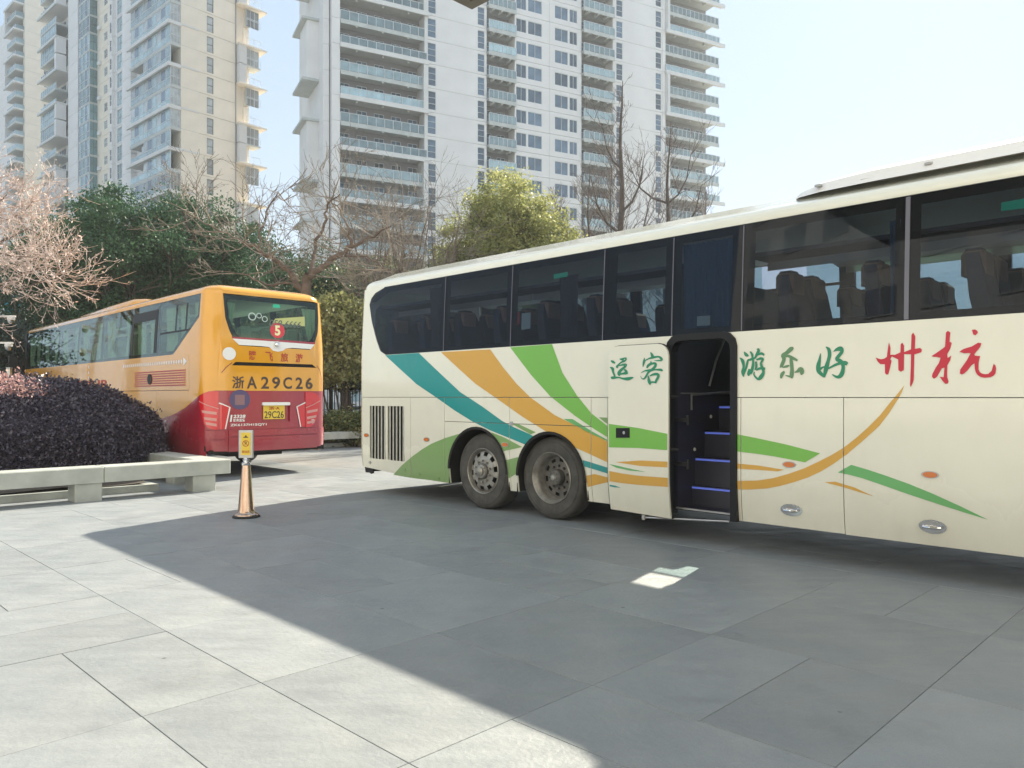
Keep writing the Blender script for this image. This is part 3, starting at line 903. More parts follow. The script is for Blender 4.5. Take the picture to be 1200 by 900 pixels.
# front end (out of the frame)
fr = MB().use('cream')
fr.box(11.6, 11.97, 0.03, 2.52, 0.30, 1.50)
fr.build('front_panel', None, wb, bevel=0.05)
MB().use('black_trim').box(11.55, 11.62, 0.05, 0.12, 1.50, 3.19).box(11.55, 11.62, 2.43, 2.5, 1.50, 3.19).build('front_post', None, wb)
MB().use('bus_glass').box(11.90, 11.91, 0.08, 2.47, 1.51, 3.15).build('windscreen', None, wb)
for y0 in (0.2, 2.0): MB().use('chrome').box(11.96, 11.99, y0, y0+0.35, 0.75, 0.92).build('headlight', None, wb, bevel=0.01)

# ---- door: opening, steps and the slid-back leaf
dw = MB().use('black_trim')
z0d, z1d = 0.295, 2.12
yo = -0.014
fw = 0.055
# frame round the opening (rounded head)
def frame_poly(d0, d1, z0, z1, w, r=0.15):
    o = [(d0, z0), (d0, z1-r)] + [(d0+r-r*cos(t), z1-r+r*sin(t)) for t in [radians(v) for v in (30, 60, 90)]] + \
        [(d1-r+r*sin(t), z1-r+r*cos(t)) for t in [radians(v) for v in (0, 30, 60, 90)]] + [(d1, z0)]
    r2 = r-w*0.6
    i = [(d1-w, z0), (d1-w, z1-w-r2)] + [(d1-w-r2+r2*cos(t), z1-w-r2+r2*sin(t)) for t in [radians(v) for v in (30, 60, 90)]] + \
        [(d0+w+r2-r2*sin(t), z1-w-r2+r2*cos(t)) for t in [radians(v) for v in (0, 30, 60, 90)]] + [(d0+w, z0)]
    return o + i
fpoly = frame_poly(d_do0-0.03, d_do1+0.02, z0d-0.02, z1d+0.03, 0.07)
dw.prism(fpoly, -0.02, 0.10, lambda u, w, h: (u, h, w))
dfo = dw.build('door_frame', None, wb)
st = MB().use('stair')
xi0, xi1 = d_do0+0.04, d_do1-0.05
st.box(xi0-0.03, xi0, 0.06, 1.45, 0.32, 2.9).box(xi1+0.06, xi1+0.09, 0.06, 1.45, 0.32, 2.6)
steps = [(0.06, 0.40, 0.36), (0.37, 0.66, 0.545), (0.60, 0.95, 0.845), (0.88, 1.2, 1.125), (1.15, 1.48, 1.40)]
steps = [(0.10, 0.37, 0.33), (0.37, 0.44, 0.54), (0.44, 0.63, 0.84), (0.63, 0.93, 1.12), (0.93, 1.45, 1.40)]
for y0, y1, zz in steps: st.box(xi0, xi1+0.06, y0, y1+0.001 if y1 < 1.4 else 1.46, 0.31, zz)
st.box(xi0-0.02, xi1+0.08, 1.43, 1.45, 1.4, 1.58)
so = st.build('stairwell', None, wb)
for y0, y1, zz in steps[1:]:
    MB().use('stair_led').box(xi0+0.01, xi1+0.05, y0-0.006, y0-0.001, zz-0.028, zz-0.008).build('step_light', None, so)
MB().use('steel').box(xi0, xi1+0.05, 0.07, 0.10, 0.325, 0.34).build('sill', None, so)
hr = MB().use('steel').tube([(xi0+0.01, 0.35, 1.36), (xi0+0.03, 0.32, 1.52), (xi0+0.03, 0.9, 1.545), (xi0+0.03, 1.3, 1.55)], 0.013, 8)
hr.tube([(xi0+0.02, 0.7, 1.62), (xi0+0.04, 0.8, 1.9), (xi0+0.03, 1.0, 2.15), (xi0+0.03, 1.12, 2.2)], 0.013, 8)
hr.build('handrail', None, so, smooth=40)
MB().use('steel').box(xi0+0.005, xi0+0.012, 0.15, 1.3, 1.53, 1.545).build('ledge', None, so)
bd = MB().use('inner_light')
for yy, zz in ((0.75, 1.28), (0.42, 0.93)): bd.lathe([(0, 0.012), (0.018, 0.01), (0.02, 0.0)], 10, 'x', c=(xi0+0.004, yy, zz))
bd.build('knob', None, so)
hg = MB().use('black_trim')
for zz in (1.26, 0.80): hg.box(xi0-0.02, xi0+0.16, 0.03, 0.07, zz-0.02, zz+0.02).tube([(xi0+0.16, 0.05, zz-0.05), (xi0+0.16, 0.05, zz+0.05)], 0.02, 8)
hg.build('hinge', None, wb)

# the leaf stands 0.12 m proud of the side
OFF = 0.12
def SO(*pts): return SP(*pts, off=OFF)
leaf_l, leaf_r = B.side(713, 465, OFF)[0], B.side(783, 465, OFF)[0]
lz0, lz1 = 0.235, 2.055
r_ = 0.13
leaf = [(-leaf_l, lz0+0.02)] + [(-leaf_l - r_ + r_*cos(t), lz1-r_+r_*sin(t)) for t in [radians(v) for v in (0, 22, 45, 67, 90)]] + \
       [(-leaf_r + r_ - r_*sin(t), lz1-r_+r_*cos(t)) for t in [radians(v) for v in (0, 22, 45, 67, 90)]] + [(-leaf_r, lz0)]
do = panel(B, 'door', leaf, 'cream', off=OFF, th=0.05)
def scale_about(poly, cx, cz, ka, kz): return [(cx+(a-cx)*ka, cz+(z-cz)*kz) for a, z in poly]
edge = scale_about(leaf, -(leaf_l+leaf_r)/2, (lz0+lz1)/2, 1.016, 1.008)
panel(B, 'door_seal', edge, 'black_rubber', off=OFF-0.022, th=0.02, parent=do)
panel(B, 'door_handle', flipa(B.sides([(722.5, 501.5), (738, 501.5), (738, 513), (722.5, 513)], OFF)), 'black_trim', off=OFF+0.012, th=0.012, parent=do)
panel(B, 'door_lock', ell(*[(-p[0], p[1]) for p in [B.side(732, 507, OFF)]][0], 0.015, 0.018, 10), 'steel', off=OFF+0.018, th=0.008, parent=do)
MB().use('steel').tube([(leaf_l+0.45, -0.09, 0.24), (leaf_l+0.45, -0.09, 0.19)], 0.02, 8).tube([(leaf_l+0.42, -0.08, 0.21), (d_do1-0.1, 0.05, 0.26)], 0.010, 6).build('door_arm', None, do)
for d_, z_ in (((leaf_r-0.02), 0.95), ((leaf_r-0.02), 1.5)):
    MB().use('black_trim').tube([(d_-0.05, -OFF+0.05, z_), (d_+0.05, 0.02, z_)], 0.018, 8).build('door_arm', None, do)

# ---- painted swooshes (thin film, cut along the panel gaps)
gaps = []
def vg(d, z0, z1): gaps.append((-d-0.001, -d+G+0.001, z0, z1))
for d in (d2, d3, d5, d6, d8, d9): vg(d, 0.2, zs-G)
vg(d4, 0.2, zs-G)
gaps.append((-12, 0, zs-G-0.001, zs+0.001))
gaps.append((-d5, -d3, zm-0.001, zm+G+0.001))
def circ_clip(poly): return poly
def film(name, pts, m, off=0.003): return panel(B, name, SP(*pts), m, off=off, th=0, gaps=gaps)
def film_arch(name, pts, m):
    """film with the wheel openings cut out of it"""
    bm_gaps = gaps
    o = panel(B, name, SP(*pts), m, off=0.003, th=0, gaps=bm_gaps + arch_gaps)
    return o
arch_gaps = []
for c, r in ((CA1, AR1), (CA2, AR2)):
    n = 44
    for k in range(n):
        x0 = c - r + 2*r*k/n; x1 = c - r + 2*r*(k+1)/n
        xm = (x0+x1)/2
        arch_gaps.append((-x1, -x0, 0.0, 0.508 + math.sqrt(max(0, r*r-(xm-c)**2))))
film_arch('teal_stripe', [(451.5, 416.3), (469, 432.5), (488.2, 450), (513.3, 467.1), (533, 481), (553.4, 493.7), (575, 504.5), (600, 514.5), (618, 522), (632, 515), (620.5, 508.5), (602, 500.5), (588.2, 493), (565, 476.2), (539.2, 459.4), (529.1, 450), (510, 432), (490.9, 413.6)], 'decal_teal')
film_arch('teal_stripe', [(683, 539), (697, 543.2), (712.3, 548), (712.3, 555), (698, 550.5), (684, 546.3)], 'decal_teal')
film_arch('orange_stripe', [(516.7, 412.6), (539.8, 434), (557.6, 450), (580.5, 465.8), (611.5, 487.8), (642.5, 507.2), (676, 525.2), (694.2, 533.5), (712.2, 542), (712.2, 517.5), (681.3, 502), (650.2, 486.5), (621.8, 465.8), (605.6, 450), (590, 431), (574.5, 409.4)], 'decal_orange')
film_arch('orange_stripe', [(687, 557.5), (696.8, 555.5), (712.5, 559.6), (712.5, 565), (699, 568), (687.7, 571)], 'decal_orange')
film_arch('green_stripe', [(598, 407), (610, 423), (623, 440), (645, 464.5), (673.5, 487), (696.7, 503), (712.2, 512.5), (712.2, 499.5), (692.8, 484), (676, 463.2), (659.3, 437), (647, 403.4)], 'decal_green')
film('green_stripe', [(660.5, 490.9), (670.9, 491), (694, 505.5), (712, 515.5), (712, 517), (690, 507.5)], 'decal_leaf_green')
film('green_stripe', [(702, 489), (712.2, 489.5), (712.2, 497), (708, 494)], 'decal_dull_green')
film_arch('dull_green_stripe', [(459, 556.5), (470, 545.5), (482.3, 535.6), (494, 527), (505.6, 520), (521, 513.6), (536, 509), (552, 506), (560, 530), (535, 566), (523.7, 566), (504, 563), (481, 560.5)], 'decal_dull_green')
film_arch('dull_green_stripe', [(576, 506.5), (592, 513), (612, 523.8), (603, 526), (588, 529)], 'decal_dull_green')
film_arch('dull_green_stripe', [(590, 540), (600, 537.5), (607.6, 535.6), (607.6, 553.7), (594, 561.4)], 'decal_dull_green')
film_arch('dull_green_stripe', [(601, 497.3), (607, 496.5), (628, 506.5), (622, 509)], 'decal_dull_green')
film('green_stripe', [(862.8, 508.6), (885, 513), (920, 520.5), (961.2, 531.2), (943.5, 541.8), (908, 535), (885, 531.5), (862.8, 529)], 'decal_green')
film('orange_stripe', [(862.8, 543), (888.7, 545.5), (919.3, 550.5), (911, 552.4), (888, 550.5), (862.8, 549.2)], 'decal_orange')
film('orange_stripe', [(862.8, 563.6), (888.7, 563), (906, 560.3), (924, 555.3), (942, 549), (959.6, 540.8), (974, 533.5), (988.6, 524.7), (1003, 513.5), (1017.6, 500.5), (1031, 487), (1043.4, 471.5), (1052, 461.5), (1060, 451.2), (1056, 461), (1053, 466.7), (1042, 484), (1030.5, 499), (1011, 516.6), (991.8, 532.8), (977.5, 543), (962.8, 552), (947, 559.5), (930.6, 565), (914, 569.5), (898.3, 572.4), (880, 573.6), (862.8, 573.5)], 'decal_orange')
film('leaf_stripe', [(982, 553.7), (989.8, 549), (997.6, 544.7), (1016, 550), (1037, 557), (1065, 567), (1091.7, 577.9), (1125, 593), (1157.8, 609.2), (1133, 601.5), (1107.8, 593.5), (1082, 585), (1056.3, 576.3), (1033, 568), (1011, 560.5), (996, 556.5)], 'decal_leaf_green')
film('brown_stripe', [(966, 565), (979, 564.4), (1002, 571.5), (1024, 581.8), (1006, 576.3), (988.6, 571)], 'decal_orange')
# on the door leaf
def dfilm(name, pts, m): return panel(B, name, flipa(B.sides(pts, OFF)), m, off=OFF+0.003, th=0, parent=do)
dfilm('green_stripe', [(713.6, 496.7), (748, 501.5), (782, 508.3), (782, 527.6), (748, 525), (713.8, 524.2)], 'decal_green')
dfilm('orange_stripe', [(721, 541.5), (750, 539.6), (782.3, 541), (782.3, 547.8), (750, 546)], 'decal_orange')
dfilm('orange_stripe', [(713.9, 552), (731, 555.2), (748, 557.5), (782.5, 560), (782.5, 570.7), (748, 568.3), (731, 566.5), (714, 564)], 'decal_orange')
dfilm('green_stripe', [(714, 543.8), (722, 545.3), (740, 549.5), (757, 553), (738, 551.5), (722, 548)], 'decal_leaf_green')
dfilm('teal_stripe', [(713.9, 568), (720, 569), (727, 571.5), (720, 571.3), (714, 570)], 'decal_teal')

# ---- brush lettering, read from the right: traced strokes
def zoomed(ox, oy, k, polys): return [[(ox+x*k, oy+y*k) for x, y in p] for p in polys]
def letters(name, px_polys, m, off=0.004, door=False):
    for i, p in enumerate(px_polys):
        if door: panel(B, name, flipa(B.sides(p, OFF)), m, off=OFF+0.004+0.0004*i, th=0, parent=do)
        else: panel(B, name, SP(*p), m, off=off+0.0004*i, th=0)
red = zoomed(1010, 370, 0.15, [
 [(108,325),(128,334),(150,340),(175,335),(196,322),(203,265),(212,208),(224,250),(222,305),(260,305),(302,286),(305,220),(318,211),(330,235),(331,284),(385,262),(388,150),(402,132),(418,160),(415,258),(455,252),(468,262),(466,285),(440,294),(411,302),(408,400),(406,500),(396,532),(382,558),(377,540),(383,400),(385,302),(331,300),(328,425),(305,438),(286,425),(285,342),(260,330),(235,318),(222,340),(233,352),(220,410),(208,458),(192,460),(182,448),(181,380),(145,378),(125,360)],
 [(545,315),(575,296),(610,272),(650,243),(655,180),(658,132),(672,118),(692,130),(688,170),(686,203),(703,212),(690,260),(668,300),(670,330),(700,312),(690,350),(668,388),(667,480),(678,515),(672,530),(655,533),(640,520),(608,476),(640,480),(643,440),(646,404),(625,412),(592,470),(575,488),(562,492),(548,476),(552,455),(578,405),(602,370),(616,330),(585,322),(560,322)],
 [(860,110),(885,107),(900,116),(908,130),(890,153),(872,148)],
 [(763,282),(790,262),(825,250),(860,240),(910,210),(935,215),(925,245),(880,300),(885,312),(925,315),(912,370),(912,420),(922,440),(940,452),(965,457),(988,454),(1015,430),(1030,375),(1044,390),(1049,412),(1045,450),(1028,470),(1005,481),(960,485),(930,480),(905,463),(890,440),(883,412),(881,370),(855,390),(828,425),(802,450),(780,460),(766,450),(770,420),(795,385),(820,350),(850,293),(825,292),(800,294)]])
letters('red_letter', red, 'decal_red')
def strokes(ox, oy, k, ss): return [[(ox+x*k, oy+y*k) for x, y in smooth_stroke(s)] for s in ss]
hao = strokes(860, 395, 0.116667, [
 [(925,98,8),(955,125,34),(962,180,36),(948,240,34),(930,310,46),(905,405,22)],
 [(872,165,8),(862,230,28),(850,290,44),(852,340,40),(880,372,36),(908,402,16)],
 [(935,315,40),(905,300,16),(870,320,26),(850,340,30)],
 [(990,175,12),(1030,130,30),(1075,115,44),(1085,150,34),(1050,195,34),(1040,225,40),(1085,250,36),(1100,310,36),(1080,380,44),(1040,402,28),(990,375,10)],
 [(945,320,14),(1010,285,24),(1070,262,30),(1120,262,44),(1140,275,26)]])
le = strokes(860, 395, 0.116667, [
 [(600,108,18),(575,120,44),(530,160,38),(495,185,40),(505,225,36),(480,290,34),(482,318,28),(530,295,26),(560,285,12)],
 [(500,205,10),(545,190,26),(600,215,30),(640,235,20)],
 [(572,190,20),(578,250,34),(585,320,34),(582,380,40),(585,415,14)],
 [(510,345,18),(485,375,36),(475,415,18)],
 [(610,355,8),(640,345,26),(672,325,52),(685,355,44),(675,378,16)],
 [(520,385,8),(560,395,20),(585,400,20)]])
you = strokes(860, 395, 0.116667, [
 [(105,148,10),(125,178,34),(150,190,12)],
 [(62,208,8),(90,240,34),(100,300,24),(90,350,30),(100,398,14)],
 [(100,380,14),(125,310,22),(140,245,22),(150,220,10)],
 [(165,145,14),(185,175,24),(190,215,18)],
 [(140,235,12),(180,222,26),(225,205,14)],
 [(195,225,18),(195,280,26),(180,345,30),(165,370,16)],
 [(160,320,20),(150,370,30),(155,390,10)],
 [(240,115,20),(250,140,30),(225,190,24),(215,215,12)],
 [(240,180,12),(280,165,26),(308,182,18)],
 [(228,230,12),(270,215,26),(295,222,20),(275,262,22),(280,290,26),(300,350,26),(275,400,40),(245,422,24),(205,380,14),(210,350,10)],
 [(225,335,10),(265,315,26),(318,318,24)],
 [(225,245,18),(228,300,22),(215,330,12)]])
yun = strokes(705, 400, 0.0666667, [
 [(165,340,16),(200,360,46),(242,385,20)],
 [(150,455,14),(195,480,50),(205,540,34),(230,600,32),(235,630,18)],
 [(165,640,20),(200,640,50),(300,635,26),(380,655,36),(460,660,60),(520,645,44),(565,635,14)],
 [(320,310,12),(370,315,44),(430,300,36),(400,345,40),(340,375,24),(275,440,34),(290,460,36)],
 [(275,450,20),(340,430,40),(400,410,40),(440,410,24),(400,460,40),(330,520,50),(310,570,60),(320,608,20)],
 [(310,580,30),(370,570,30),(430,560,50),(460,575,14)],
 [(400,485,10),(430,520,44),(455,570,30)]])
ke = strokes(705, 400, 0.0666667, [
 [(862,190,10),(885,230,44),(905,280,50),(915,300,20)],
 [(755,290,10),(750,350,40),(738,400,30),(730,450,8)],
 [(760,345,14),(830,305,24),(905,285,40),(1000,270,30),(1050,300,44),(1060,330,30),(1000,338,24),(930,338,8)],
 [(868,350,14),(870,385,36),(820,430,44),(800,470,20)],
 [(830,430,20),(900,390,34),(945,390,44),(950,430,44),(900,490,44),(830,540,34),(760,650,30),(715,655,14),(688,610,8)],
 [(700,555,8),(760,520,20),(850,510,44),(940,500,24),(1040,500,44),(1078,520,24)],
 [(825,600,10),(835,680,50),(850,730,50),(860,765,14)],
 [(850,610,14),(920,580,40),(990,580,50),(1000,620,44),(965,690,40),(955,735,30)],
 [(850,725,30),(910,715,30),(965,725,30)]])
letters('green_letter', hao, 'decal_letter_green')
letters('green_letter', le, 'decal_grey_green')
letters('green_letter', you, 'decal_letter_green')
letters('green_letter', yun, 'decal_letter_green', door=True)
letters('green_letter', ke, 'decal_letter_green', door=True)

# ---- marker lamps, handles
def lamp(px, py, ra, rz):
    d, z = B.side(px, py)
    o = panel(B, 'marker_lamp', ell(-d, z, ra, rz), 'amber', off=0.012, th=0.012)
    panel(B, 'lamp_rim', ell(-d, z, ra*1.22, rz*1.28), 'steel', off=0.006, th=0.008, parent=o)
for x, y in ((429.6, 510), (500, 515), (591.8, 521), (924.8, 544.4), (1090, 556.3)): lamp(x, y, 0.055, 0.024)
for x, y in ((433, 542), (473, 550), (490, 555.5), (512, 560.5)):
    d, z = B.side(x, y); panel(B, 'latch', ell(-d, z, 0.03, 0.022, 12), 'decal_dull_green' if x > 460 else 'steel', off=0.012, th=0.012)
d, z = B.side(599.8, 496.2); panel(B, 'latch', ell(-d, z, 0.03, 0.025, 12), 'steel', off=0.014, th=0.014)
for x, y, ra, rz in ((926.7, 597.9, 0.105, 0.057), (1092.4, 617.5, 0.105, 0.057)):
    d, z = B.side(x, y)
    o = panel(B, 'hatch_handle', ell(-d, z, ra, rz, 28), 'chrome', off=0.008, th=0.010)
    panel(B, 'handle_recess', [(a, zz) for a, zz in ell(-d, z, ra*0.62, rz*0.82, 20) if zz >= z+0.004], 'steel', off=0.0095, th=0.001, parent=o)
    hb = MB().use('chrome').tube([(d-ra*0.62, -0.012, z-0.002), (d-ra*0.4, -0.028, z-0.004), (d+ra*0.4, -0.028, z-0.004), (d+ra*0.62, -0.012, z-0.002)], 0.013, 8)
    hb.build('handle_bar', None, o, smooth=40)
# tyre lettering is left as relief marks on the first wheel's side wall

# ------------------------------------------------------------------ the yellow coach
YL = (-5.576, 13.94)
yb = empty('coach', (*YL, 0), BUS_ROT, label='yellow and dark red coach number 5 seen from its rear, behind the purple bush', cat='coach', group='coaches parked on the plaza')
Y = Body(yb, -1, 13.4, 2.55, 0.30, 3.42, lean=0.07, bulge=0.06, zb=2.3, loc=YL)
def YS(*pts): return [(x if x < -0.3 else min(x, 0.15), z) for x, z in Y_side(pts)]
def Y_side(pts):
    out = []
    for x, y in pts:
        d, z = Y.side(x, y)      # d = distance from the rear
        out.append((-d, z))
    return out
def YR(*pts): return Y.rears(pts)
AF = -13.1
ar = lambda y: Y.a_of_y(y)
RE = ar(2.25) + Y.q           # end of the far rear corner
# glazing cut line on the near side
gz0, gz1 = 2.325, 3.415
gl = [(-0.33, gz1), (-0.33, 2.98), (-1.42, 2.36), (-1.52, gz0)]
bound = [(-13.1, 0.62), (-7.0, 0.72), (-4.2, 0.90), (-2.68, 1.01), (-2.0, 1.07), (-1.44, 1.16), (-0.9, 1.29), (-0.42, 1.46), (-0.20, 1.545), (-0.05, 1.60), (0.10, 1.615)]
yarc = lambda c, r, n=14: [(-(c) - r*cos(pi*k/n), 0.508 + r*sin(pi*k/n)) for k in range(n+1)]
YC, YF = 3.25, 9.55
seamx = -0.30
# yellow: from front to the corner, above the paint line, with the window cut-out
up = [(AF, bound[0][1])]
a1 = yarc(YC, 0.60)
def zline(a):
    for (x0, z0), (x1, z1) in zip(bound, bound[1:]):
        if x0 <= a <= x1: return z0 + (z1-z0)*(a-x0)/(x1-x0)
    return bound[-1][1]
def above(pts): return [(a, z) for a, z in pts if z > zline(a)+0.002]
low_edge = [bound[0]]
for c in (YF, YC):
    arc_ = above(yarc(c, 0.60))
    for p in bound[1:]:
        if low_edge[-1][0] < p[0] < arc_[0][0]: low_edge.append(p)
    low_edge += [(arc_[0][0]-0.001, zline(arc_[0][0]))] + arc_ + [(arc_[-1][0]+0.001, zline(arc_[-1][0]))]
low_edge += [p for p in bound if p[0] > low_edge[-1][0]]
ygap = [(-0.72, -0.71, 1.50, 2.30), (-5.2, -5.19, 0.4, 1.62), (-4.10, -4.09, 0.4, 1.62), (-2.35, -2.34, 0.4, 1.62), (-13.2, -0.72, 1.62, 1.63)]
ye = ar(1.275)
panel(Y, 'yellow_side_panel', low_edge + [(0.10, 3.42), (gl[0][0], 3.42)] + gl + [(AF, gz0)], 'gold', gaps=ygap)
# rear: yellow above the paint line with the rear window let in
rw = YR((262.5, 342.5), (264, 372), (268, 386), (272.5, 397), (279, 405), (300, 406.5), (345, 409), (362, 410), (368.5, 403.5), (374, 389), (376.5, 372), (377, 357.5))
ztop = 3.40
rw[0] = (rw[0][0], ztop); rw[-1] = (rw[-1][0], ztop)
ry = [(0.10, 1.615), (RE+0.05, 1.615), (RE+0.05, 3.42), (rw[-1][0], 3.42)] + rw[::-1] + [(rw[0][0], 3.42), (0.10, 3.42)]
slot = YR((270.6, 428.2), (275, 424.0), (365, 428.3), (371, 433))
hatch_gap = []
panel(Y, 'yellow_rear_panel', ry, 'gold', holes=[[(slot[0][0], 2.085), (slot[3][0], 2.085), (slot[2][0], 2.15), (slot[1][0], 2.15)]])
panel(Y, 'slot_backing', rect(slot[0][0]-0.03, slot[3][0]+0.03, 2.06, 2.17), 'under', off=-0.05, th=0.01)
# wine red below the line
red_low = [(AF, 0.40), (-YF-0.6, 0.40)] + [p for p in yarc(YF, 0.60) if p[1] <= zline(p[0])]
rl = [(AF, bound[0][1]-0.0), (AF, 0.38)]
for c in (YF, YC):
    arc_ = [p for p in yarc(c, 0.60) if p[1] <= zline(p[0])+0.002]
    L_ = [p for p in arc_ if p[0] < -c]; R_ = [p for p in arc_ if p[0] >= -c]
    rl += [(-c-0.6, 0.38)] + L_
    # stop and restart: the arch breaks the red band
    top = [b for b in bound if b[0] < L_[-1][0] and b[0] > rl[0][0]]
    poly = rl + [(L_[-1][0], zline(L_[-1][0]))] + top[::-1]
    panel(Y, 'red_side_panel', poly, 'wine', gaps=ygap)
    rl = [(R_[0][0], zline(R_[0][0]))] + R_ + [(-c+0.6, 0.38)]
poly = rl + [(-0.10, 0.38), (-0.10, 0.885), (0.10, 0.885), (0.10, 1.613)] + [b for b in bound if b[0] > rl[0][0]+0.01][::-1]
panel(Y, 'red_side_panel', poly, 'wine', gaps=ygap)
panel(Y, 'red_rear_panel', [(0.10, 0.885), (RE+0.05, 0.885), (RE+0.05, 1.613), (0.10, 1.613)], 'wine',
      holes=[rect(ar(1.06), ar(1.66), 1.02, 1.36)])
panel(Y, 'plate_recess', rect(ar(1.04), ar(1.68), 1.0, 1.38), 'wine', off=-0.045, th=0.01)
bp = panel(Y, 'bumper', [(-0.10, 0.50), (ar(0.42)-G, 0.49), (ar(0.42)-G, 0.88), (-0.10, 0.88)], 'wine', off=0.02, th=0.05)
bp = panel(Y, 'bumper', [(ar(0.42), 0.48), (ar(2.28)-G, 0.48), (ar(2.28)-G, 0.88), (ar(0.42), 0.88)], 'wine', off=0.03, th=0.05)
panel(Y, 'bumper', [(ar(2.28), 0.50), (RE+0.2, 0.50), (RE+0.2, 0.88), (ar(2.28), 0.88)], 'wine', off=0.02, th=0.05)
panel(Y, 'bumper_strip', rect(ar(0.44), ar(2.26), 0.745, 0.765), 'wine_line', off=0.034, th=0.01)
panel(Y, 'fog_lamp', rect(ar(0.12), ar(0.36), 0.70, 0.72), 'wine_line', off=0.024, th=0.006)
MB().use('under').box(-0.5, -0.02, 0.10, 2.45, 0.44, 0.52).box(-2.65, -0.1, 0.05, 2.5, 0.5, 0.6).box(-12.8, -0.3, 0.7, 1.85, 0.45, 0.62).box(-8.9, -4.2, 0.05, 2.5, 0.34, 0.42).box(-1.0, -0.35, 0.6, 1.7, 0.36, 0.5).tube([(-YC, 0.4, 0.5), (-YC, 2.1, 0.5)], 0.1, 12).build('chassis', None, yb)
# far side
def yfa(d): return RE + d - 0.30
panel(Y, 'far_side_panel', [(RE+0.05, 0.4), (yfa(13.1), 0.4), (yfa(13.1), gz0), (RE+0.05, gz0)], 'gold')
fd = [0.55, 2.2, 4.0, 5.8, 7.6, 9.4, 11.2, 13.0]
panel(Y, 'far_window_post', [rect(RE+0.05, yfa(0.65), gz0, 3.42)] + [rect(yfa(x)-0.09, yfa(x)+0.09, gz0, 3.42) for x in fd[1:]], 'black_trim', th=0.05)
for a, b in zip(fd, fd[1:]): panel(Y, 'far_window', rect(yfa(a)+0.09, yfa(b)-0.09, gz0, 3.42), 'far_glass', off=-0.02, th=0.006)
for c in (YC, YF):
    lm = MB(); n = 16; v = []; f = []
    for k in range(n+1):
        t = pi*k/n
        for yy in (0.01, 0.8): v.append((-c - 0.61*cos(t), yy, 0.508 + 0.61*sin(t)))
    for k in range(n): f.append((2*k, 2*k+1, 2*k+3, 2*k+2))
    lm.add(v, f).build('arch_liner', 'under', yb, smooth=40)
    wheel(yb, -c, 0.09, 'dish' if c == YC else 'flat')
    wheel(yb, -c, 2.46, 'dish', flip=-1, detail=False)
# near glazing
ysp = [1.52, 2.32, 3.98, 5.9, 7.8, 9.6, 11.4, 13.1]
panel(Y, 'window', [(-0.335, gz1), (-0.335, 2.985), (-1.425, 2.365), (-1.525, gz0), (-2.32+0.004, gz0), (-2.32+0.004, gz1)], 'yellow_bus_glass', off=-0.004, th=0.006)
for a, b in zip(ysp[1:], ysp[2:]):
    panel(Y, 'window', rect(-b+0.004, -a-0.004, gz0, gz1), 'yellow_bus_glass', off=-0.004, th=0.006)
panel(Y, 'window_border', rect(-13.1, -0.34, 3.29, 3.415), 'black_trim', off=-0.012, th=0.004)
panel(Y, 'window_border', rect(-13.1, -1.5, gz0, 2.39), 'black_trim', off=-0.012, th=0.004)
panel(Y, 'window_border', [(-0.335, 3.3), (-0.335, 2.985), (-1.425, 2.365), (-1.525, 2.39), (-1.44, 2.46), (-0.43, 3.03), (-0.43, 3.3)], 'black_trim', off=-0.012, th=0.004)
for i, d in enumerate(ysp[1:-1]):
    w_ = 0.09
    panel(Y, 'window_post', rect(-d-w_, -d+w_, 2.39, 3.29), 'black_trim', off=-0.012, th=0.004)
# sliding sashes in the two rear bays
sash = [rect(-2.23, -0.44, 2.755, 2.79)] + [rect(-x-0.02, -x+0.02, 2.79, 3.29) for x in (1.45, 0.95)]
panel(Y, 'window_sash', sash, 'black_trim', off=-0.002, th=0.02)
panel(Y, 'window_sash', [rect(-3.89, -3.80, 2.4, 3.29), rect(-2.55, -2.41, 2.4, 3.29), rect(-3.80, -2.55, 3.09, 3.29)], 'black_trim', off=-0.001, th=0.008)
for x0, x1 in ((0.5, 0.72), (0.98, 1.42), (1.55, 2.15), (2.6, 3.05), (3.3, 3.8), (4.1, 4.5), (5.2, 5.8), (6.0, 6.5), (7.2, 7.7), (8.0, 8.4), (9.1, 9.5), (9.75, 10.3), (11.0, 11.3), (11.5, 12.2), (12.4, 13.0)):
    curtain(yb, -x1, -x0, 0.13, 2.42, 3.28, 'curtain_pale', 0.09, 0.022, pinch=0.45 if x1-x0 > 0.42 and x0 > 4 else None)
# inside
yi = MB().use('inner_dark').box(-13.0, -0.25, 0.08, 2.47, 1.62, 1.66).box(-13.0, -0.4, 0.04, 0.06, 1.66, 2.30)
yi.build('cabin_floor', None, yb)
MB().use('inner_light').box(-13.0, -0.3, 0.12, 2.43, 3.40, 3.42).build('cabin_ceiling', None, yb)
for y0, y1 in ((0.12, 0.5), (2.05, 2.43)): MB().use('seat_grey').box(-12.8, -0.9, y0, y1, 3.02, 3.07).build('luggage_rack', None, yb)
ys_me = coach_seat_mesh('seat_grey', 'seat_grey')
for k in range(14):
    x = -0.98 - k*0.82
    ylist = (0.28, 0.78, 1.28, 1.78) if k == 0 else (0.16, 0.62, 1.50, 1.96)
    for yy in ylist:
        o = inst('seat', ys_me, yb, (x, yy+0.46, 1.72), (0, 0, pi))
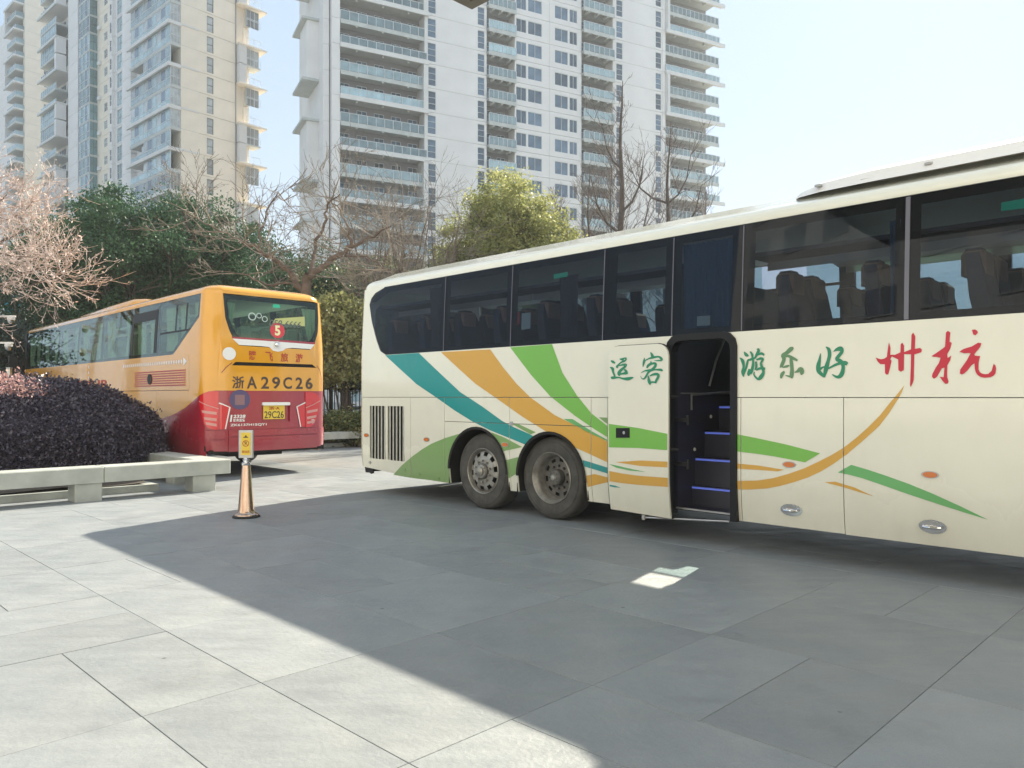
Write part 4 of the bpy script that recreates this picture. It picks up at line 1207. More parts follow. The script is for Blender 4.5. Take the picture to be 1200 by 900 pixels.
# rear window
rwp = [(a, z) for a, z in rw]
rwi = panel(Y, 'rear_window', rwp, 'yellow_bus_glass', off=-0.003, th=0.006)
ca, cz = (rw[0][0]+rw[-1][0])/2, 2.98
inner = [(ca + (a-ca)*0.925, cz + (z-cz)*(0.80 if z > cz else 0.74)) for a, z in rwp]
bm_poly = rwp
panel(Y, 'window_border', bm_poly, 'black_trim', off=-0.012, th=0.004, holes=[inner], parent=rwi)
sz = YR((271.6, 396.8), (368, 403.8), (363.2, 409.2), (341, 407.8), (333, 408.5), (330, 411), (324, 412.3), (318, 411), (314, 406.8), (305, 405.8), (279, 404.3))
panel(Y, 'rear_trim', sz, 'white_paint', off=0.006, th=0.012)
panel(Y, 'rear_trim_line', YR((271.0, 394.6), (368.8, 401.3), (368.2, 403.8), (271.6, 396.8)), 'wine', off=0.004, th=0.008)
k_ = YR((322.2, 404.2))[0]
kb = panel(Y, 'reversing_camera', ell(k_[0], k_[1], 0.075, 0.07, 20), 'white_paint', off=0.03, th=0.03)
kc = MB().use('chrome').lathe([(0.052, 0.0), (0.050, 0.02), (0.036, 0.038), (0.015, 0.046), (0.0, 0.048)], 20, 'x')
for i, v_ in enumerate(kc.v): kc.v[i] = (v_[0], v_[1], v_[2])
P_ = Y.p(k_[0], k_[1], 0.03); kc.build('camera_dome', None, kb, smooth=50, loc=tuple(P_))
# what hangs in the rear window
ring_c = YR((324, 387.5))[0]
panel(Y, 'number_sticker', ell(ring_c[0], ring_c[1], 0.155, 0.15, 28), 'letter_red' if False else 'tail_red', off=0.004, th=0)
text_mesh(Y, 'number_five', '5', (ring_c[0]-0.058, ring_c[0]+0.058, ring_c[1]-0.10, ring_c[1]+0.10), 'sticker_cream', off=0.007, bold=0.04)
panel(Y, 'exit_sticker', YR((320, 356.5), (327.5, 357), (328, 361), (319.5, 360.5)), 'exit_green_glow', off=0.003, th=0)
pz = YR((318, 378.5), (357, 382.5), (357, 371), (322, 373.5))
panel(Y, 'yellow_notice', [pz[0], pz[1], pz[2], pz[3]], 'sticker_yellow', off=0.002, th=0)
t0, t1 = YR((314.5, 380.5))[0], YR((352, 373.5))[0]
text_mesh(Y, 'phone_number', '059-6666', (t0[0], t1[0], 2.86, 2.99), 'print_grey', off=0.006, bold=0.01, shear=0.3)
for x, y, r_ in ((295, 371, .08), (303, 370, .055), (309.5, 374, .06)):
    q = YR((x, y))[0]
    e1 = ell(q[0], q[1], r_, r_*0.95, 20)
    panel(Y, 'ring_sticker', e1, 'notice_paper', off=0.004, th=0, holes=[ell(q[0], q[1], r_*0.72, r_*0.7, 20)])
curtain_r = MB()
for y0, y1 in ((0.42, 0.62), (2.0, 2.3)):
    n = 14; v = []; f = []
    for k in range(n+1):
        u = k/n
        for j in range(6):
            w_ = j/5
            v.append((-0.12 + 0.02*sin(u*14), y0 + (y1-y0)*u*(0.45+0.55*w_) if y0 < 1 else y1 - (y1-y0)*(1-u)*(0.45+0.55*w_), 2.55 + 0.72*w_))
    for k in range(n):
        for j in range(5): f.append((k*6+j, (k+1)*6+j, (k+1)*6+j+1, k*6+j+1))
    MB().add(v, f).build('curtain', 'curtain_pale', yb, smooth=60)
# lettering on the rear
q = YR((267.6, 414.5))[0]
panel(Y, 'white_disc', ell(q[0], q[1], 0.125, 0.12, 28), 'white_paint', off=0.004, th=0)
for s_, x0, x1, y0, y1 in (('腾', 289.7, 298.7, 412.6, 421.8), ('飞', 309.2, 318, 413.4, 423), ('旅', 327, 336, 414.4, 424), ('游', 344.6, 353.4, 415.2, 424.8)):
    p0, p1 = YR((x0, y1), (x1, y0))
    text_mesh(Y, 'red_letter', s_, (p0[0], p1[0], p0[1], p0[1]+0.175), 'letter_red', off=0.005, bold=0.012)
for s_, x0, x1, y0, y1 in (('浙', 270.8, 284.7, 441.3, 455.8), ('A', 287.7, 299.4, 442.5, 455.8), ('2', 304.2, 313.4, 443, 456), ('9', 317, 326.5, 443, 456.5), ('C', 330.2, 340.5, 443.8, 457), ('2', 344.8, 353.3, 444.3, 457), ('6', 356.8, 365.3, 445, 457.2)):
    p0, p1 = YR((x0, (y0+y1)/2+6.8), (x1, y0))
    text_mesh(Y, 'plate_letter', s_, (p0[0], p1[0], 1.655, 1.885), 'letter_dark', off=0.005, bold=0.022 if s_ != '浙' else 0.02)
# hatch outline: a real groove would follow the lid; thin dark gap strips
hl = YR((258.3, 503), (258.3, 437.5), (264, 430.5), (271, 424.8))
def groove(pts, w_=0.007, name='lid_gap'):
    return panel(Y, name, stroke([(a, z, w_*2) for a, z in pts]), 'wine_line', off=0.0022, th=0)
groove(hl)
groove(YR((371, 428.5), (375, 433), (378.3, 441), (378.3, 500)))
groove([(ar(0.1), 0.8835), (ar(2.45), 0.8835)], 0.004)
q = YR((279.8, 468.3))[0]
panel(Y, 'navy_disc', ell(q[0], q[1], 0.20, 0.185, 32), 'navy', off=0.004, th=0)
panel(Y, 'grey_square', rect(q[0]-0.095, q[0]+0.09, q[1]-0.10, q[1]+0.09), 'grey_print', off=0.006, th=0)
p0, p1 = YR((268.2, 492), (271.3, 484.8)); text_mesh(Y, 'hotline_digit', '1', (p0[0], p1[0]-0.0, 1.035, 1.165), 'white_paint', off=0.005, bold=0.04, shear=0.15)
p0, p1 = YR((272, 488), (286.2, 484.8)); text_mesh(Y, 'hotline_digits', '2328', (p0[0], p1[0], 1.105, 1.165), 'white_paint', off=0.005, bold=0.03, shear=0.15)
text_mesh(Y, 'hotline_words', '服务监督', (p0[0], p1[0]-0.01, 1.035, 1.095), 'white_paint', off=0.005, bold=0.02)
p0, p1 = YR((268.8, 498), (310.5, 495)); text_mesh(Y, 'model_letters', 'ZK6137H15QY1', (p0[0], p1[0], 0.945, 0.998), 'white_paint', off=0.005, bold=0.02)
p0, p1 = YR((358, 497), (367.5, 492)); text_mesh(Y, 'maker_letters', '宇通', (p0[0], p1[0], 0.965, 1.055), 'white_paint', off=0.005, bold=0.01)
# plate
pl = panel(Y, 'number_plate', rect(ar(1.115), ar(1.56), 1.07, 1.335), 'plate_yellow', off=-0.028, th=0.006)
text_mesh(Y, 'plate_letters', '浙·A', (ar(1.225), ar(1.455), 1.245, 1.315), 'letter_red', off=-0.026, bold=0.02, parent=pl)
text_mesh(Y, 'plate_letters', '29C26', (ar(1.135), ar(1.54), 1.085, 1.225), 'letter_dark', off=-0.026, bold=0.015, parent=pl)
panel(Y, 'plate_light', rrect(ar(1.07), ar(1.65), 1.335, 1.395, 0.02, 3), 'white_paint', off=0.03, th=0.06)
# tail lamps on the corners
def tail(sgn):
    mir = (lambda p: p) if sgn > 0 else (lambda p: [(RE - 0.30 - (a + 0.30) + 0.0, z) for a, z in p])
    body_ = [(-0.21, 1.50), (-0.13, 1.57), (0.0, 1.60), (0.125, 1.60), (0.125, 0.90), (0.05, 0.895), (-0.05, 0.93), (-0.13, 1.02), (-0.19, 1.20), (-0.235, 1.40)]
    o = panel(Y, 'tail_lamp', mir(body_), 'tail_red', off=0.018, th=0.03)
    tri = [(0.14, 1.375), (0.315, 1.30), (0.23, 0.91), (0.14, 0.90)]
    panel(Y, 'reflector', mir(tri), 'tail_red', off=0.014, th=0.02, parent=o)
    panel(Y, 'lamp_edge', mir(stroke([(0.13, 1.385, .022), (0.318, 1.305, .025), (0.235, 0.905, .02)])), 'white_paint', off=0.019, th=0.006, parent=o)
    panel(Y, 'lamp_edge', mir(stroke([(-0.235, 1.42, .014), (-0.06, 1.345, .014), (0.12, 1.28, .014)])), 'tail_white', off=0.021, th=0.003, parent=o)
    for z in (1.17, 1.05, 0.955):
        panel(Y, 'reversing_strip', mir([(-0.155+ (1.17-z)*0.35, z+0.035), (0.09, z), (0.09, z+0.05), (-0.17+(1.17-z)*0.35, z+0.085)]), 'tail_white', off=0.021, th=0.003, parent=o)
tail(1); tail(-1)
# side: louvres, arrow, small letters
g = panel(Y, 'side_grille', rect(-3.62, -0.86, 1.70, 2.04), 'gold', off=0.002, th=0.001)
for k in range(7):
    z = 1.715 + k*0.047
    panel(Y, 'louvre', rect(-3.6, -0.88, z, z+0.022), 'letter_red', off=0.010, th=0.008, parent=g)
panel(Y, 'filler_cap', ell(-2.72, 1.86, 0.12, 0.11, 20), 'black_trim', off=0.016, th=0.014)
for k in range(27):
    a = -4.35 + k*0.125
    panel(Y, 'arrow_dash', rrect(a, a+0.07, 2.135, 2.215, 0.03, 2), 'white_paint', off=0.004, th=0)
panel(Y, 'arrow_head', [(-0.98, 2.09), (-0.80, 2.175), (-0.98, 2.26)], 'white_paint', off=0.004, th=0)
for k in range(3): panel(Y, 'lamp_mark', rect(-6.86, -6.80, 1.93+k*0.13, 2.0+k*0.13), 'white_paint', off=0.004, th=0)
a0, a1 = Y_side([(88, 455), (127.5, 455)])[0][0], Y_side([(88, 455), (127.5, 455)])[1][0]
text_mesh(Y, 'name_letters', 'FLYINGTOUR', (a0-3.2, a1, 1.70, 1.90), 'letter_red', off=0.005, bold=0.02)
for px, py in ((194, 494), ):
    a, z = Y_side([(px, py)])[0]; panel(Y, 'catch', ell(a, z, 0.03, 0.03, 10), 'white_paint', off=0.012, th=0.01)
roof(Y, 'roof', 'gold', 3.64)
ya = MB().use('gold'); v = []; f = []
stn = [(-3.9, 0.6, 0.0), (-4.3, 0.40, 0.09), (-4.9, 0.34, 0.14), (-6.5, 0.34, 0.12), (-9.0, 0.40, 0.06), (-9.6, 0.5, 0.0)]
for x, y0, h in stn:
    for yy, hh in ((y0-0.05, -0.06), (y0, 0.6*h), (y0+0.08, h), (2.55-y0-0.08, h), (2.55-y0, 0.6*h), (2.55-y0+0.05, -0.06)): v.append((x, yy, 3.62+hh))
for i in range(len(stn)-1):
    for k in range(5): f.append((i*6+k, i*6+k+1, (i+1)*6+k+1, (i+1)*6+k))
f += [tuple(range(6)), tuple(range((len(stn)-1)*6, len(stn)*6))]
ya.add(v, f).build('air_conditioner', None, yb, smooth=40)
fr = MB().use('wine').box(-13.4, -13.08, 0.05, 2.5, 0.38, 1.5)
fr.build('front_panel', None, yb, bevel=0.06)
MB().use('gold').box(-13.38, -13.08, 0.06, 2.49, 1.505, 2.0).build('front_panel', None, yb, bevel=0.04)
MB().use('yellow_bus_glass').box(-13.30, -13.29, 0.1, 2.45, 2.0, 3.42).build('windscreen', None, yb)
MB().use('black_trim').box(-13.33, -13.08, 0.05, 0.12, 2.0, 3.42).box(-13.33, -13.08, 2.43, 2.5, 2.0, 3.42).box(-13.32, -13.08, 0.12, 2.43, 3.35, 3.42).build('front_post', None, yb)
mi = MB().use('black_trim').tube([(-13.2, 0.1, 3.2), (-13.6, -0.15, 3.1), (-13.65, -0.2, 2.7)], 0.03, 8)
mi.chbox(-13.72, -13.60, -0.32, -0.08, 2.3, 2.75, 0.02)
mi.build('mirror', None, yb)

# ------------------------------------------------------------------ plaza
P1 = Vector((0.711, -0.703)); P2 = Vector((0.703, 0.711))
def qp(q1, q2, z=0): v = P1*q1 + P2*q2; return (v.x, v.y, z)
QROT = math.atan2(P1.y, P1.x)
gnd = MB().use('ground').add([(-480, -100, -0.05), (480, -100, -0.05), (480, 600, -0.05), (-480, 600, -0.05)], [(0, 1, 2, 3)])
tag(gnd.build('ground'), kind='structure')
plaza = empty('plaza_paving', (0, 0, 0), QROT, kind='structure')
bed = MB().use('joint').box(-33, 26, -12, 33, -0.04, -0.0055)
bed.build('paving_bed', None, plaza)
CW, RH = 1.2570, 1.1970
gp = 0.0022
def slab_mesh(w, h, k):
    b = MB().use('slab_stone').chbox(gp, w-gp, gp, h-gp, -0.035, 0.0, 0.0022)
    return b.mesh('slab')
slab_me = {}
def slab_of(w, h):
    k = (round(w, 3), round(h, 3))
    if k not in slab_me: slab_me[k] = slab_mesh(w, h, k)
    return slab_me[k]
cells = []
prng = random.Random(21)
for i in range(-22, 22):
    for j in range(-10, 27):
        q1 = -3.77 + CW*i; q2 = 1.94 + RH*j
        x = P1.x*(q1+.6) + P2.x*(q2+.6); y = P1.y*(q1+.6) + P2.y*(q2+.6)
        if y > 29 or y < -5: continue
        k = prng.random()
        if (i, j) == (0, -1): kind = 'h'
        elif (i, j) in ((1, 0),): kind = 'h'
        elif (i, j) == (1, 1): kind = 'v'
        elif (i, j) in ((0, 0), (0, 1), (2, 1), (2, 0)): kind = 'f'
        else: kind = 'f' if k < 0.42 else ('h' if k < 0.68 else ('v' if k < 0.92 else 'q'))
        if kind == 'f': pcs = [(0, 0, CW, RH)]
        elif kind == 'h': pcs = [(0, 0, CW, RH/2), (0, RH/2, CW, RH/2)]
        elif kind == 'v': pcs = [(0, 0, CW/2, RH), (CW/2, 0, CW/2, RH)]
        else: pcs = [(0, 0, CW/2, RH/2), (CW/2, 0, CW/2, RH/2), (0, RH/2, CW, RH/2)]
        for a, b, w, h in pcs:
            cx = P1.x*(q1+a+w/2) + P2.x*(q2+b+h/2); cy_ = P1.y*(q1+a+w/2) + P2.y*(q2+b+h/2)
            cells.append((math.hypot(cx, cy_), cx, cy_, q1+a, q2+b, w, h))
cells.sort()
rest = MB(); cnt = 0
for d, cx, cy_, a, b, w, h in cells:
    vis = cy_ > 2.0 and abs(cx) < cy_*0.70 + 0.9
    hid = (Vector((cx, cy_)) - Vector(WL)).dot(UY) > 0.6 and (Vector((cx, cy_)) - Vector(WL)).dot(UX) > 1.0
    dz = -0.0012*prng.random()
    if vis and not hid and cnt < 290:
        inst('slab', slab_of(w, h), plaza, (a, b, dz), (radians(prng.uniform(-.05, .05)), radians(prng.uniform(-.05, .05)), 0)); cnt += 1
    else:
        rest.use('slab_stone').chbox(a+gp, a+w-gp, b+gp, b+h-gp, -0.035, dz, 0.0022)
ro = rest.build('far_slabs', None, plaza); ro['kind'] = 'stuff'

# ------------------------------------------------------------------ planters with stone benches
def planter(q10, q11, q20, q21, label, top=0.485, thick=0.225, wdt=0.42, leg_at=(), legs2=()):
    root = empty('stone_planter', qp(q10, q20), QROT, label=label, cat='planter')
    # q10..q11 runs towards the front (P1), q20..q21 to the right (P2); front beam lies on the q11 side
    L1, L2 = q11-q10, q21-q20
    sp = 1.9
    n = int(L2/sp)+1
    for k in range(n):
        a0 = L2 - (k+1)*sp; a1 = L2 - k*sp
        if a1 < 0.05: break
        a0 = max(0, a0)
        MB().use('granite').chbox(L1-wdt, L1, a0+0.003, a1-0.003, top-thick, top, 0.012).build('coping', None, root)
    n = int((L1-wdt)/sp)+1
    for k in range(n):
        b1 = L1 - wdt - k*sp; b0 = max(0, b1-sp)
        if b1 < 0.05: break
        MB().use('granite').chbox(b0+0.003, b1-0.003, L2-wdt, L2, top-thick, top, 0.012).build('coping', None, root)
    for a in leg_at:
        MB().use('granite').chbox(L1-0.36, L1-0.03, a-0.18, a+0.18, 0.0, top-thick-0.002, 0.008).build('leg', None, root)
    for b in legs2:
        MB().use('granite').chbox(b-0.18, b+0.18, L2-0.36, L2-0.03, 0.0, top-thick-0.002, 0.008).build('leg', None, root)
    # low inner kerb and soil
    kb = MB().use('granite')
    kb.box(0.0, L1-0.62, 0.0, L2-0.9, 0.0, 0.11)
    kb.build('kerb', None, root)
    so = MB().use('soil'); 
    nx, ny = 14, 20; v = []; f = []
    for i in range(nx+1):
        for j in range(ny+1):
            v.append((0.08 + (L1-0.80)*i/nx, 0.1+(L2-1.15)*j/ny, 0.115 + 0.05*rnd.random()))
    for i in range(nx):
        for j in range(ny): f.append((i*(ny+1)+j, (i+1)*(ny+1)+j, (i+1)*(ny+1)+j+1, i*(ny+1)+j+1))
    so.add(v, f).build('soil', None, root)
    return root
planter(-17.6, -12.02, -3.5, 5.66, 'long stone bench planter on block legs round the purple bush', leg_at=(9.16-0.42, 9.16-2.10, 9.16-3.9, 9.16-5.6), legs2=(0.5, 2.4, 4.0))
# second planter between the coaches and the far hedge
planter(-28.5, -19.3, 9.0, 26.0, 'far stone bench planter in the gap between the two coaches', leg_at=(15.2, 13.4, 11.6, 9.8, 8.0, 6.2, 4.4, 2.6), top=0.47, thick=0.20)

# ------------------------------------------------------------------ leaves and twigs
nr = np.random.RandomState(5)
def leaf_mesh(name, centers, size, mats_, weights=None, flat=0.3, aspect=1.6, up=0.35, mat_fn=None):
    """many small leaf faces (each a folded pair of triangles)"""
    c = np.asarray(centers, dtype=np.float64); n = len(c)
    d = nr.normal(size=(n, 3)); d[:, 2] += up; d /= np.linalg.norm(d, axis=1)[:, None]
    t = nr.normal(size=(n, 3)); t -= (t*d).sum(1)[:, None]*d; t /= np.linalg.norm(t, axis=1)[:, None]
    b = np.cross(d, t)
    s = size*(0.6 + 0.8*nr.rand(n))[:, None]
    p0 = c - t*s*aspect*0.5; p2 = c + t*s*aspect*0.5
    p1 = c + b*s*0.5 + d*s*0.12; p3 = c - b*s*0.5 + d*s*0.12
    v = np.stack([p0, p1, p2, p3], 1).reshape(-1, 3)
    me = bpy.data.meshes.new(name)
    me.vertices.add(len(v)); me.vertices.foreach_set('co', v.ravel())
    me.loops.add(4*n); me.loops.foreach_set('vertex_index', np.arange(4*n, dtype=np.int32))
    me.polygons.add(n); me.polygons.foreach_set('loop_start', np.arange(0, 4*n, 4, dtype=np.int32))
    try: me.polygons.foreach_set('loop_total', np.full(n, 4, dtype=np.int32))
    except Exception: pass
    for m_ in mats_: me.materials.append(M[m_])
    if len(mats_) > 1:
        idx = mat_fn(c) if mat_fn else nr.choice(len(mats_), n, p=weights)
        me.polygons.foreach_set('material_index', np.asarray(idx, dtype=np.int32))
    me.update(calc_edges=True); me.validate()
    return me
def obj_of(name, me, parent=None, loc=None):
    o = bpy.data.objects.new(name, me); COL.objects.link(o)
    if parent: o.parent = parent
    if loc: o.location = loc
    return o

def crown_points(R, H, n_clump, per, clump_r, z0, seed, shell=0.55, lump=0.25):
    """clumps spread through an uneven ellipsoid, denser to the outside"""
    r = np.random.RandomState(seed)
    out = []
    lobes = r.normal(size=(7, 3)); lobes /= np.linalg.norm(lobes, axis=1)[:, None]
    for _ in range(n_clump):
        d = r.normal(size=3); d /= np.linalg.norm(d)
        k = shell + (1-shell)*r.rand()
        k *= 1 + lump*(max(0, (lobes @ d).max())**4*1.2 - 0.5)
        cpt = np.array([d[0]*R*k, d[1]*R*k, z0 + H*0.5 + d[2]*H*0.5*k])
        m = int(per*(0.5 + r.rand()))
        q = r.normal(size=(m, 3)); q *= clump_r*(0.6+0.8*r.rand())*np.array([1, 1, 0.6])/1.6
        out.append(cpt + q)
    return np.concatenate(out)

def limb_set(mb, p, d, length, r, depth, rg, n=5, wob=0.25, up=0.1, split=(2, 3), ang=0.6, shrink=0.68, sides=5, twig=None, rmin=0.006):
    """recursive tapering limb"""
    pts = [Vector(p)]; dd = Vector(d).normalized(); rads = [r]
    for i in range(n):
        dd = (dd + Vector((rg.gauss(0, wob), rg.gauss(0, wob), rg.gauss(0, wob) + up))*0.35).normalized()
        pts.append(pts[-1] + dd*length/n); rads.append(max(rmin*0.6, r*(1 - 0.45*(i+1)/n)))
    if twig and depth <= 1: mb.use(twig)
    mb.tube(pts, rads, sides if r > 0.03 else 3, caps=False)
    if depth <= 0: return
    k = rg.randint(*split)
    for _ in range(k):
        at = rg.randint(max(1, n//2), n)
        ax = Vector((rg.gauss(0, 1), rg.gauss(0, 1), rg.gauss(0, .6))).normalized()
        nd = (dd*cos(ang) + ax*sin(ang)*(0.7+0.6*rg.random())).normalized()
        limb_set(mb, pts[at], nd, length*shrink*(0.8+0.4*rg.random()), max(rmin, rads[at]*0.72), depth-1, rg, n=max(3, n-1), wob=wob, up=up, split=split, ang=ang, shrink=shrink, sides=max(3, sides-1), twig=twig, rmin=rmin)
        if twig: mb.use(mb.mats[0])
        if twig and depth-1 <= 1: pass

# purple clipped bush
def bush():
    root = empty('bush', (-8.65, 13.3, 0.1), radians(48), label='big rounded purple-leaved bush in the stone planter at left', cat='bush')
    n = 150000
    d = nr.normal(size=(n, 3)); d[:, 2] = np.abs(d[:, 2])*0.9 - 0.25*nr.rand(n); d /= np.linalg.norm(d, axis=1)[:, None]
    k = 1 - 0.13*nr.rand(n)**1.3
    a, b, h = 2.55, 1.7, 1.58
    sq = 1/ (np.abs(d[:, 0])**2.3 + np.abs(d[:, 1])**2.3 + np.abs(d[:, 2])**2.3)**(1/2.3)
    ph = np.arctan2(d[:, 1], d[:, 0])
    k = k*sq*(1 + 0.02*np.sin(9*ph + 4*d[:, 2]) + 0.03*np.sin(4*ph+1))
    c = np.stack([d[:, 0]*a*k, d[:, 1]*b*k, d[:, 2]*h*k + 0.16], 1)
    # stray shoots that stand out of the clipped outline, in tufts
    pick = c[nr.randint(0, len(c), 420)]
    tufts = (pick[:, None, :]*(1 + np.linspace(0.0, 0.075, 14)[None, :, None]) + nr.normal(size=(420, 14, 3))*0.012).reshape(-1, 3)
    c = np.concatenate([c*(1 + 0.035*(np.sin(c[:, :1]*3.1+1)*np.sin(c[:, 1:2]*3.7)*np.sin(c[:, 2:3]*4.3+.6))), tufts])
    c = c[c[:, 2] > 0.10]
    def mf(c):
        # sunlight on the crown's left end, put into a pink leaf colour
        w = (c[:, 2] > 1.38 + 0.10*nr.rand(len(c))) & (c[:, 0] < -0.15 + 0.5*nr.rand(len(c)))
        return np.where(w & (nr.rand(len(c)) < 0.75), 1, 0)
    o = obj_of('foliage', leaf_mesh('foliage', c + nr.normal(size=c.shape)*0.022, 0.029, ['leaf_purple', 'leaf_pink_lit'], mat_fn=mf, aspect=1.8, up=0.2), root)
    o['kind'] = 'stuff'
    # twiggy core keeps daylight out except low down
    st = MB().use('bark_dark'); rg = random.Random(3)
    for i in range(26):
        x, y = rg.uniform(-2.3, 2.3), rg.uniform(-1.2, 1.2)
        st.tube([(x, y, 0), (x*1.02+rg.gauss(0, .06), y+rg.gauss(0, .06), 0.3), (x*1.04, y*1.05, 0.75)], [0.03, 0.022, 0.012], 5, caps=False)
        for _ in range(3): st.tube([(x, y, 0.15), (x+rg.gauss(0, .22), y+rg.gauss(0, .2), 0.55)], [0.014, 0.008], 4, caps=False)
    st.build('stem', None, root)
    core = MB().use('leaf_purple')
    core.lathe([(0.3, 1.42), (1.1, 1.30), (1.5, 1.0), (1.55, 0.6), (1.3, 0.42), (0.0, 0.42)], 24, 'z')
    co = core.build('inner_growth', None, root, smooth=60); co.scale = (1.5, 0.98, 1.0)
bush()

# ------------------------------------------------------------------ trees
def at(px, py, Z):
    """a survey reading turned into a place at distance Z"""
    return Vector(((px-600)/900*Z, Z, EYE + (465-py)/900*Z))

def leafy_tree(px, Z, R, H, z0, mats_, label, seed, n_clump=260, per=280, leaf=0.072, trunk_r=0.18, weights=None, group=None, lump=0.5, name='leafy_tree', cat='tree', clump_r=0.5):
    base = at(px, 465, Z); root = empty(name, (base.x, base.y, 0), 0, label=label, cat=cat, group=group)
    rg = random.Random(seed)
    tb = MB().use('bark_dark')
    top = z0 + H*0.45
    for k in range(rg.choice((1, 2, 3)) if trunk_r < 0.3 else 1):
        dx, dy = rg.gauss(0, 0.12), rg.gauss(0, 0.12)
        p = Vector((0.3*k*rg.choice((-1, 1)), 0, 0))
        pts = [p, p+Vector((dx, dy, top*0.35)), p+Vector((dx*3, dy*3, top*0.7)), p+Vector((dx*6, dy*6, top))]
        tb.tube(pts, [trunk_r, trunk_r*.8, trunk_r*.6, trunk_r*.35], 8, caps=False)
        for _ in range(9):
            s0 = pts[rg.choice((1, 2, 2, 3))]
            d = Vector((rg.gauss(0, 1), rg.gauss(0, 1), 0.7)).normalized()
            limb_set(tb, s0, d, R*0.75, trunk_r*0.4, 2, rg, n=4, up=0.15, sides=5)
    tb.build('trunk', None, root)
    pts = crown_points(R, H, n_clump, per, clump_r, z0, seed, lump=lump)
    me = leaf_mesh('crown', pts, leaf, mats_, weights=weights)
    o = obj_of('crown', me, root); o['kind'] = 'stuff'
    return root
G1 = 'evergreen trees behind the yellow coach'
leafy_tree(92, 33, 3.3, 5.6, 3.4, ['leaf_dark'], 'dark green evergreen rising over the front half of the yellow coach', 11, n_clump=240, group=G1)
leafy_tree(150, 31, 3.5, 6.0, 3.6, ['leaf_dark'], 'widest dark evergreen tree, above the air conditioner of the yellow coach', 12, n_clump=300, group=G1)
leafy_tree(218, 32, 3.4, 5.8, 3.2, ['leaf_dark'], 'dark evergreen tree left of the leaning bare tree', 13, n_clump=280, group=G1)
leafy_tree(305, 38, 3.2, 6.2, 3.2, ['leaf_dark'], 'thin-crowned dark evergreen behind the crooked bare tree', 14, n_clump=150, per=230, group=G1, lump=0.5)
leafy_tree(372, 40, 3.0, 5.6, 3.0, ['leaf_dark'], 'dark evergreen between the two coaches, behind the crooked limbs', 15, n_clump=150, per=230, group=G1)
leafy_tree(8, 27, 2.2, 3.2, 1.2, ['leaf_black'], 'almost black low tree behind the camera arms at far left', 16, n_clump=190, per=120, group=G1)
leafy_tree(60, 36, 3.0, 3.4, 1.6, ['leaf_black'], 'low dark evergreen under the pink twigs', 17, n_clump=150, group=G1)
leafy_tree(190, 36, 3.6, 3.2, 1.4, ['leaf_black'], 'low dark evergreen filling in behind the yellow coach roof', 18, n_clump=170, group=G1)
leafy_tree(440, 40, 2.8, 4.6, 2.6, ['leaf_dark', 'leaf_shrub'], 'dull evergreen hidden in grey twigs beside the rear of the cream coach', 19, n_clump=120, per=80, weights=[.6, .4], group=G1)
leafy_tree(262, 35, 2.8, 5.0, 2.8, ['leaf_dark'], 'dark evergreen right behind the left limb of the crooked bare tree', 25, n_clump=230, group=G1)
leafy_tree(345, 37, 2.8, 5.2, 2.6, ['leaf_dark'], 'dark evergreen directly behind the trunk of the crooked bare tree', 26, n_clump=230, group=G1)
leafy_tree(410, 36, 2.6, 5.0, 2.4, ['leaf_dark', 'leaf_shrub'], 'dull green evergreen behind the right limb of the crooked bare tree', 27, n_clump=280, weights=[.7, .3], group=G1)
leafy_tree(470, 37, 2.6, 5.2, 2.6, ['leaf_dark', 'leaf_shrub'], 'dull green evergreen behind the bushy bare trees', 28, n_clump=200, weights=[.5, .5], group=G1)
# yellow-green camphor
leafy_tree(592, 34, 2.35, 5.4, 5.4, ['leaf_olive'], 'yellow-green tree with the tallest leafy crown, above the cream coach', 21, n_clump=230, per=260, leaf=0.07, group='yellow-green trees behind the cream coach', lump=0.35, clump_r=0.5)
leafy_tree(628, 33, 1.75, 3.8, 5.2, ['leaf_olive'], 'smaller yellow-green crown at the right of the tall one', 22, n_clump=130, per=230, leaf=0.07, group='yellow-green trees behind the cream coach', clump_r=0.5)
leafy_tree(552, 35, 2.0, 3.6, 5.0, ['leaf_olive', 'leaf_shrub'], 'dull green crown at the left of the tall yellow-green tree', 23, n_clump=130, per=230, leaf=0.07, weights=[.4, .6], group='yellow-green trees behind the cream coach', clump_r=0.5)
leafy_tree(510, 36, 2.0, 3.6, 3.6, ['leaf_shrub', 'leaf_dark'], 'olive grey shrubby tree mixed with bare twigs', 24, n_clump=100, per=200, leaf=0.07, weights=[.6, .4], clump_r=0.5)

def shrub(px, Z, R, H, z0, mats_, label, seed, n=14000, leaf=0.08, weights=None, name='shrub', group=None):
    base = at(px, 465, Z); root = empty(name, (base.x, base.y, 0), 0, label=label, cat='shrub', group=group)
    pts = crown_points(R, H, max(30, n//120), 120, 0.32, z0, seed, shell=0.5, lump=0.2)
    o = obj_of('foliage', leaf_mesh('foliage', pts, leaf, mats_, weights=weights), root); o['kind'] = 'stuff'
    st = MB().use('bark_dark'); rg = random.Random(seed)
    for i in range(5): st.tube([(rg.gauss(0, .15), rg.gauss(0, .15), 0), (rg.gauss(0, R*.3), rg.gauss(0, R*.3), z0+H*0.4)], [0.04, 0.02], 5)
    st.build('stem', None, root)
    return root
shrub(400, 25.5, 1.35, 3.0, 1.9, ['leaf_shrub', 'leaf_olive'], 'round olive shrub peeking out beside the right edge of the yellow coach', 31, n=26000, weights=[.7, .3])
shrub(345, 27.0, 2.0, 2.2, 2.2, ['leaf_shrub', 'leaf_olive'], 'olive shrub just above the roof of the yellow coach', 32, n=20000, weights=[.7, .3])
shrub(290, 27.5, 1.8, 1.8, 2.3, ['leaf_shrub', 'leaf_green'], 'low dull shrub behind the yellow coach rear corner', 33, n=14000)
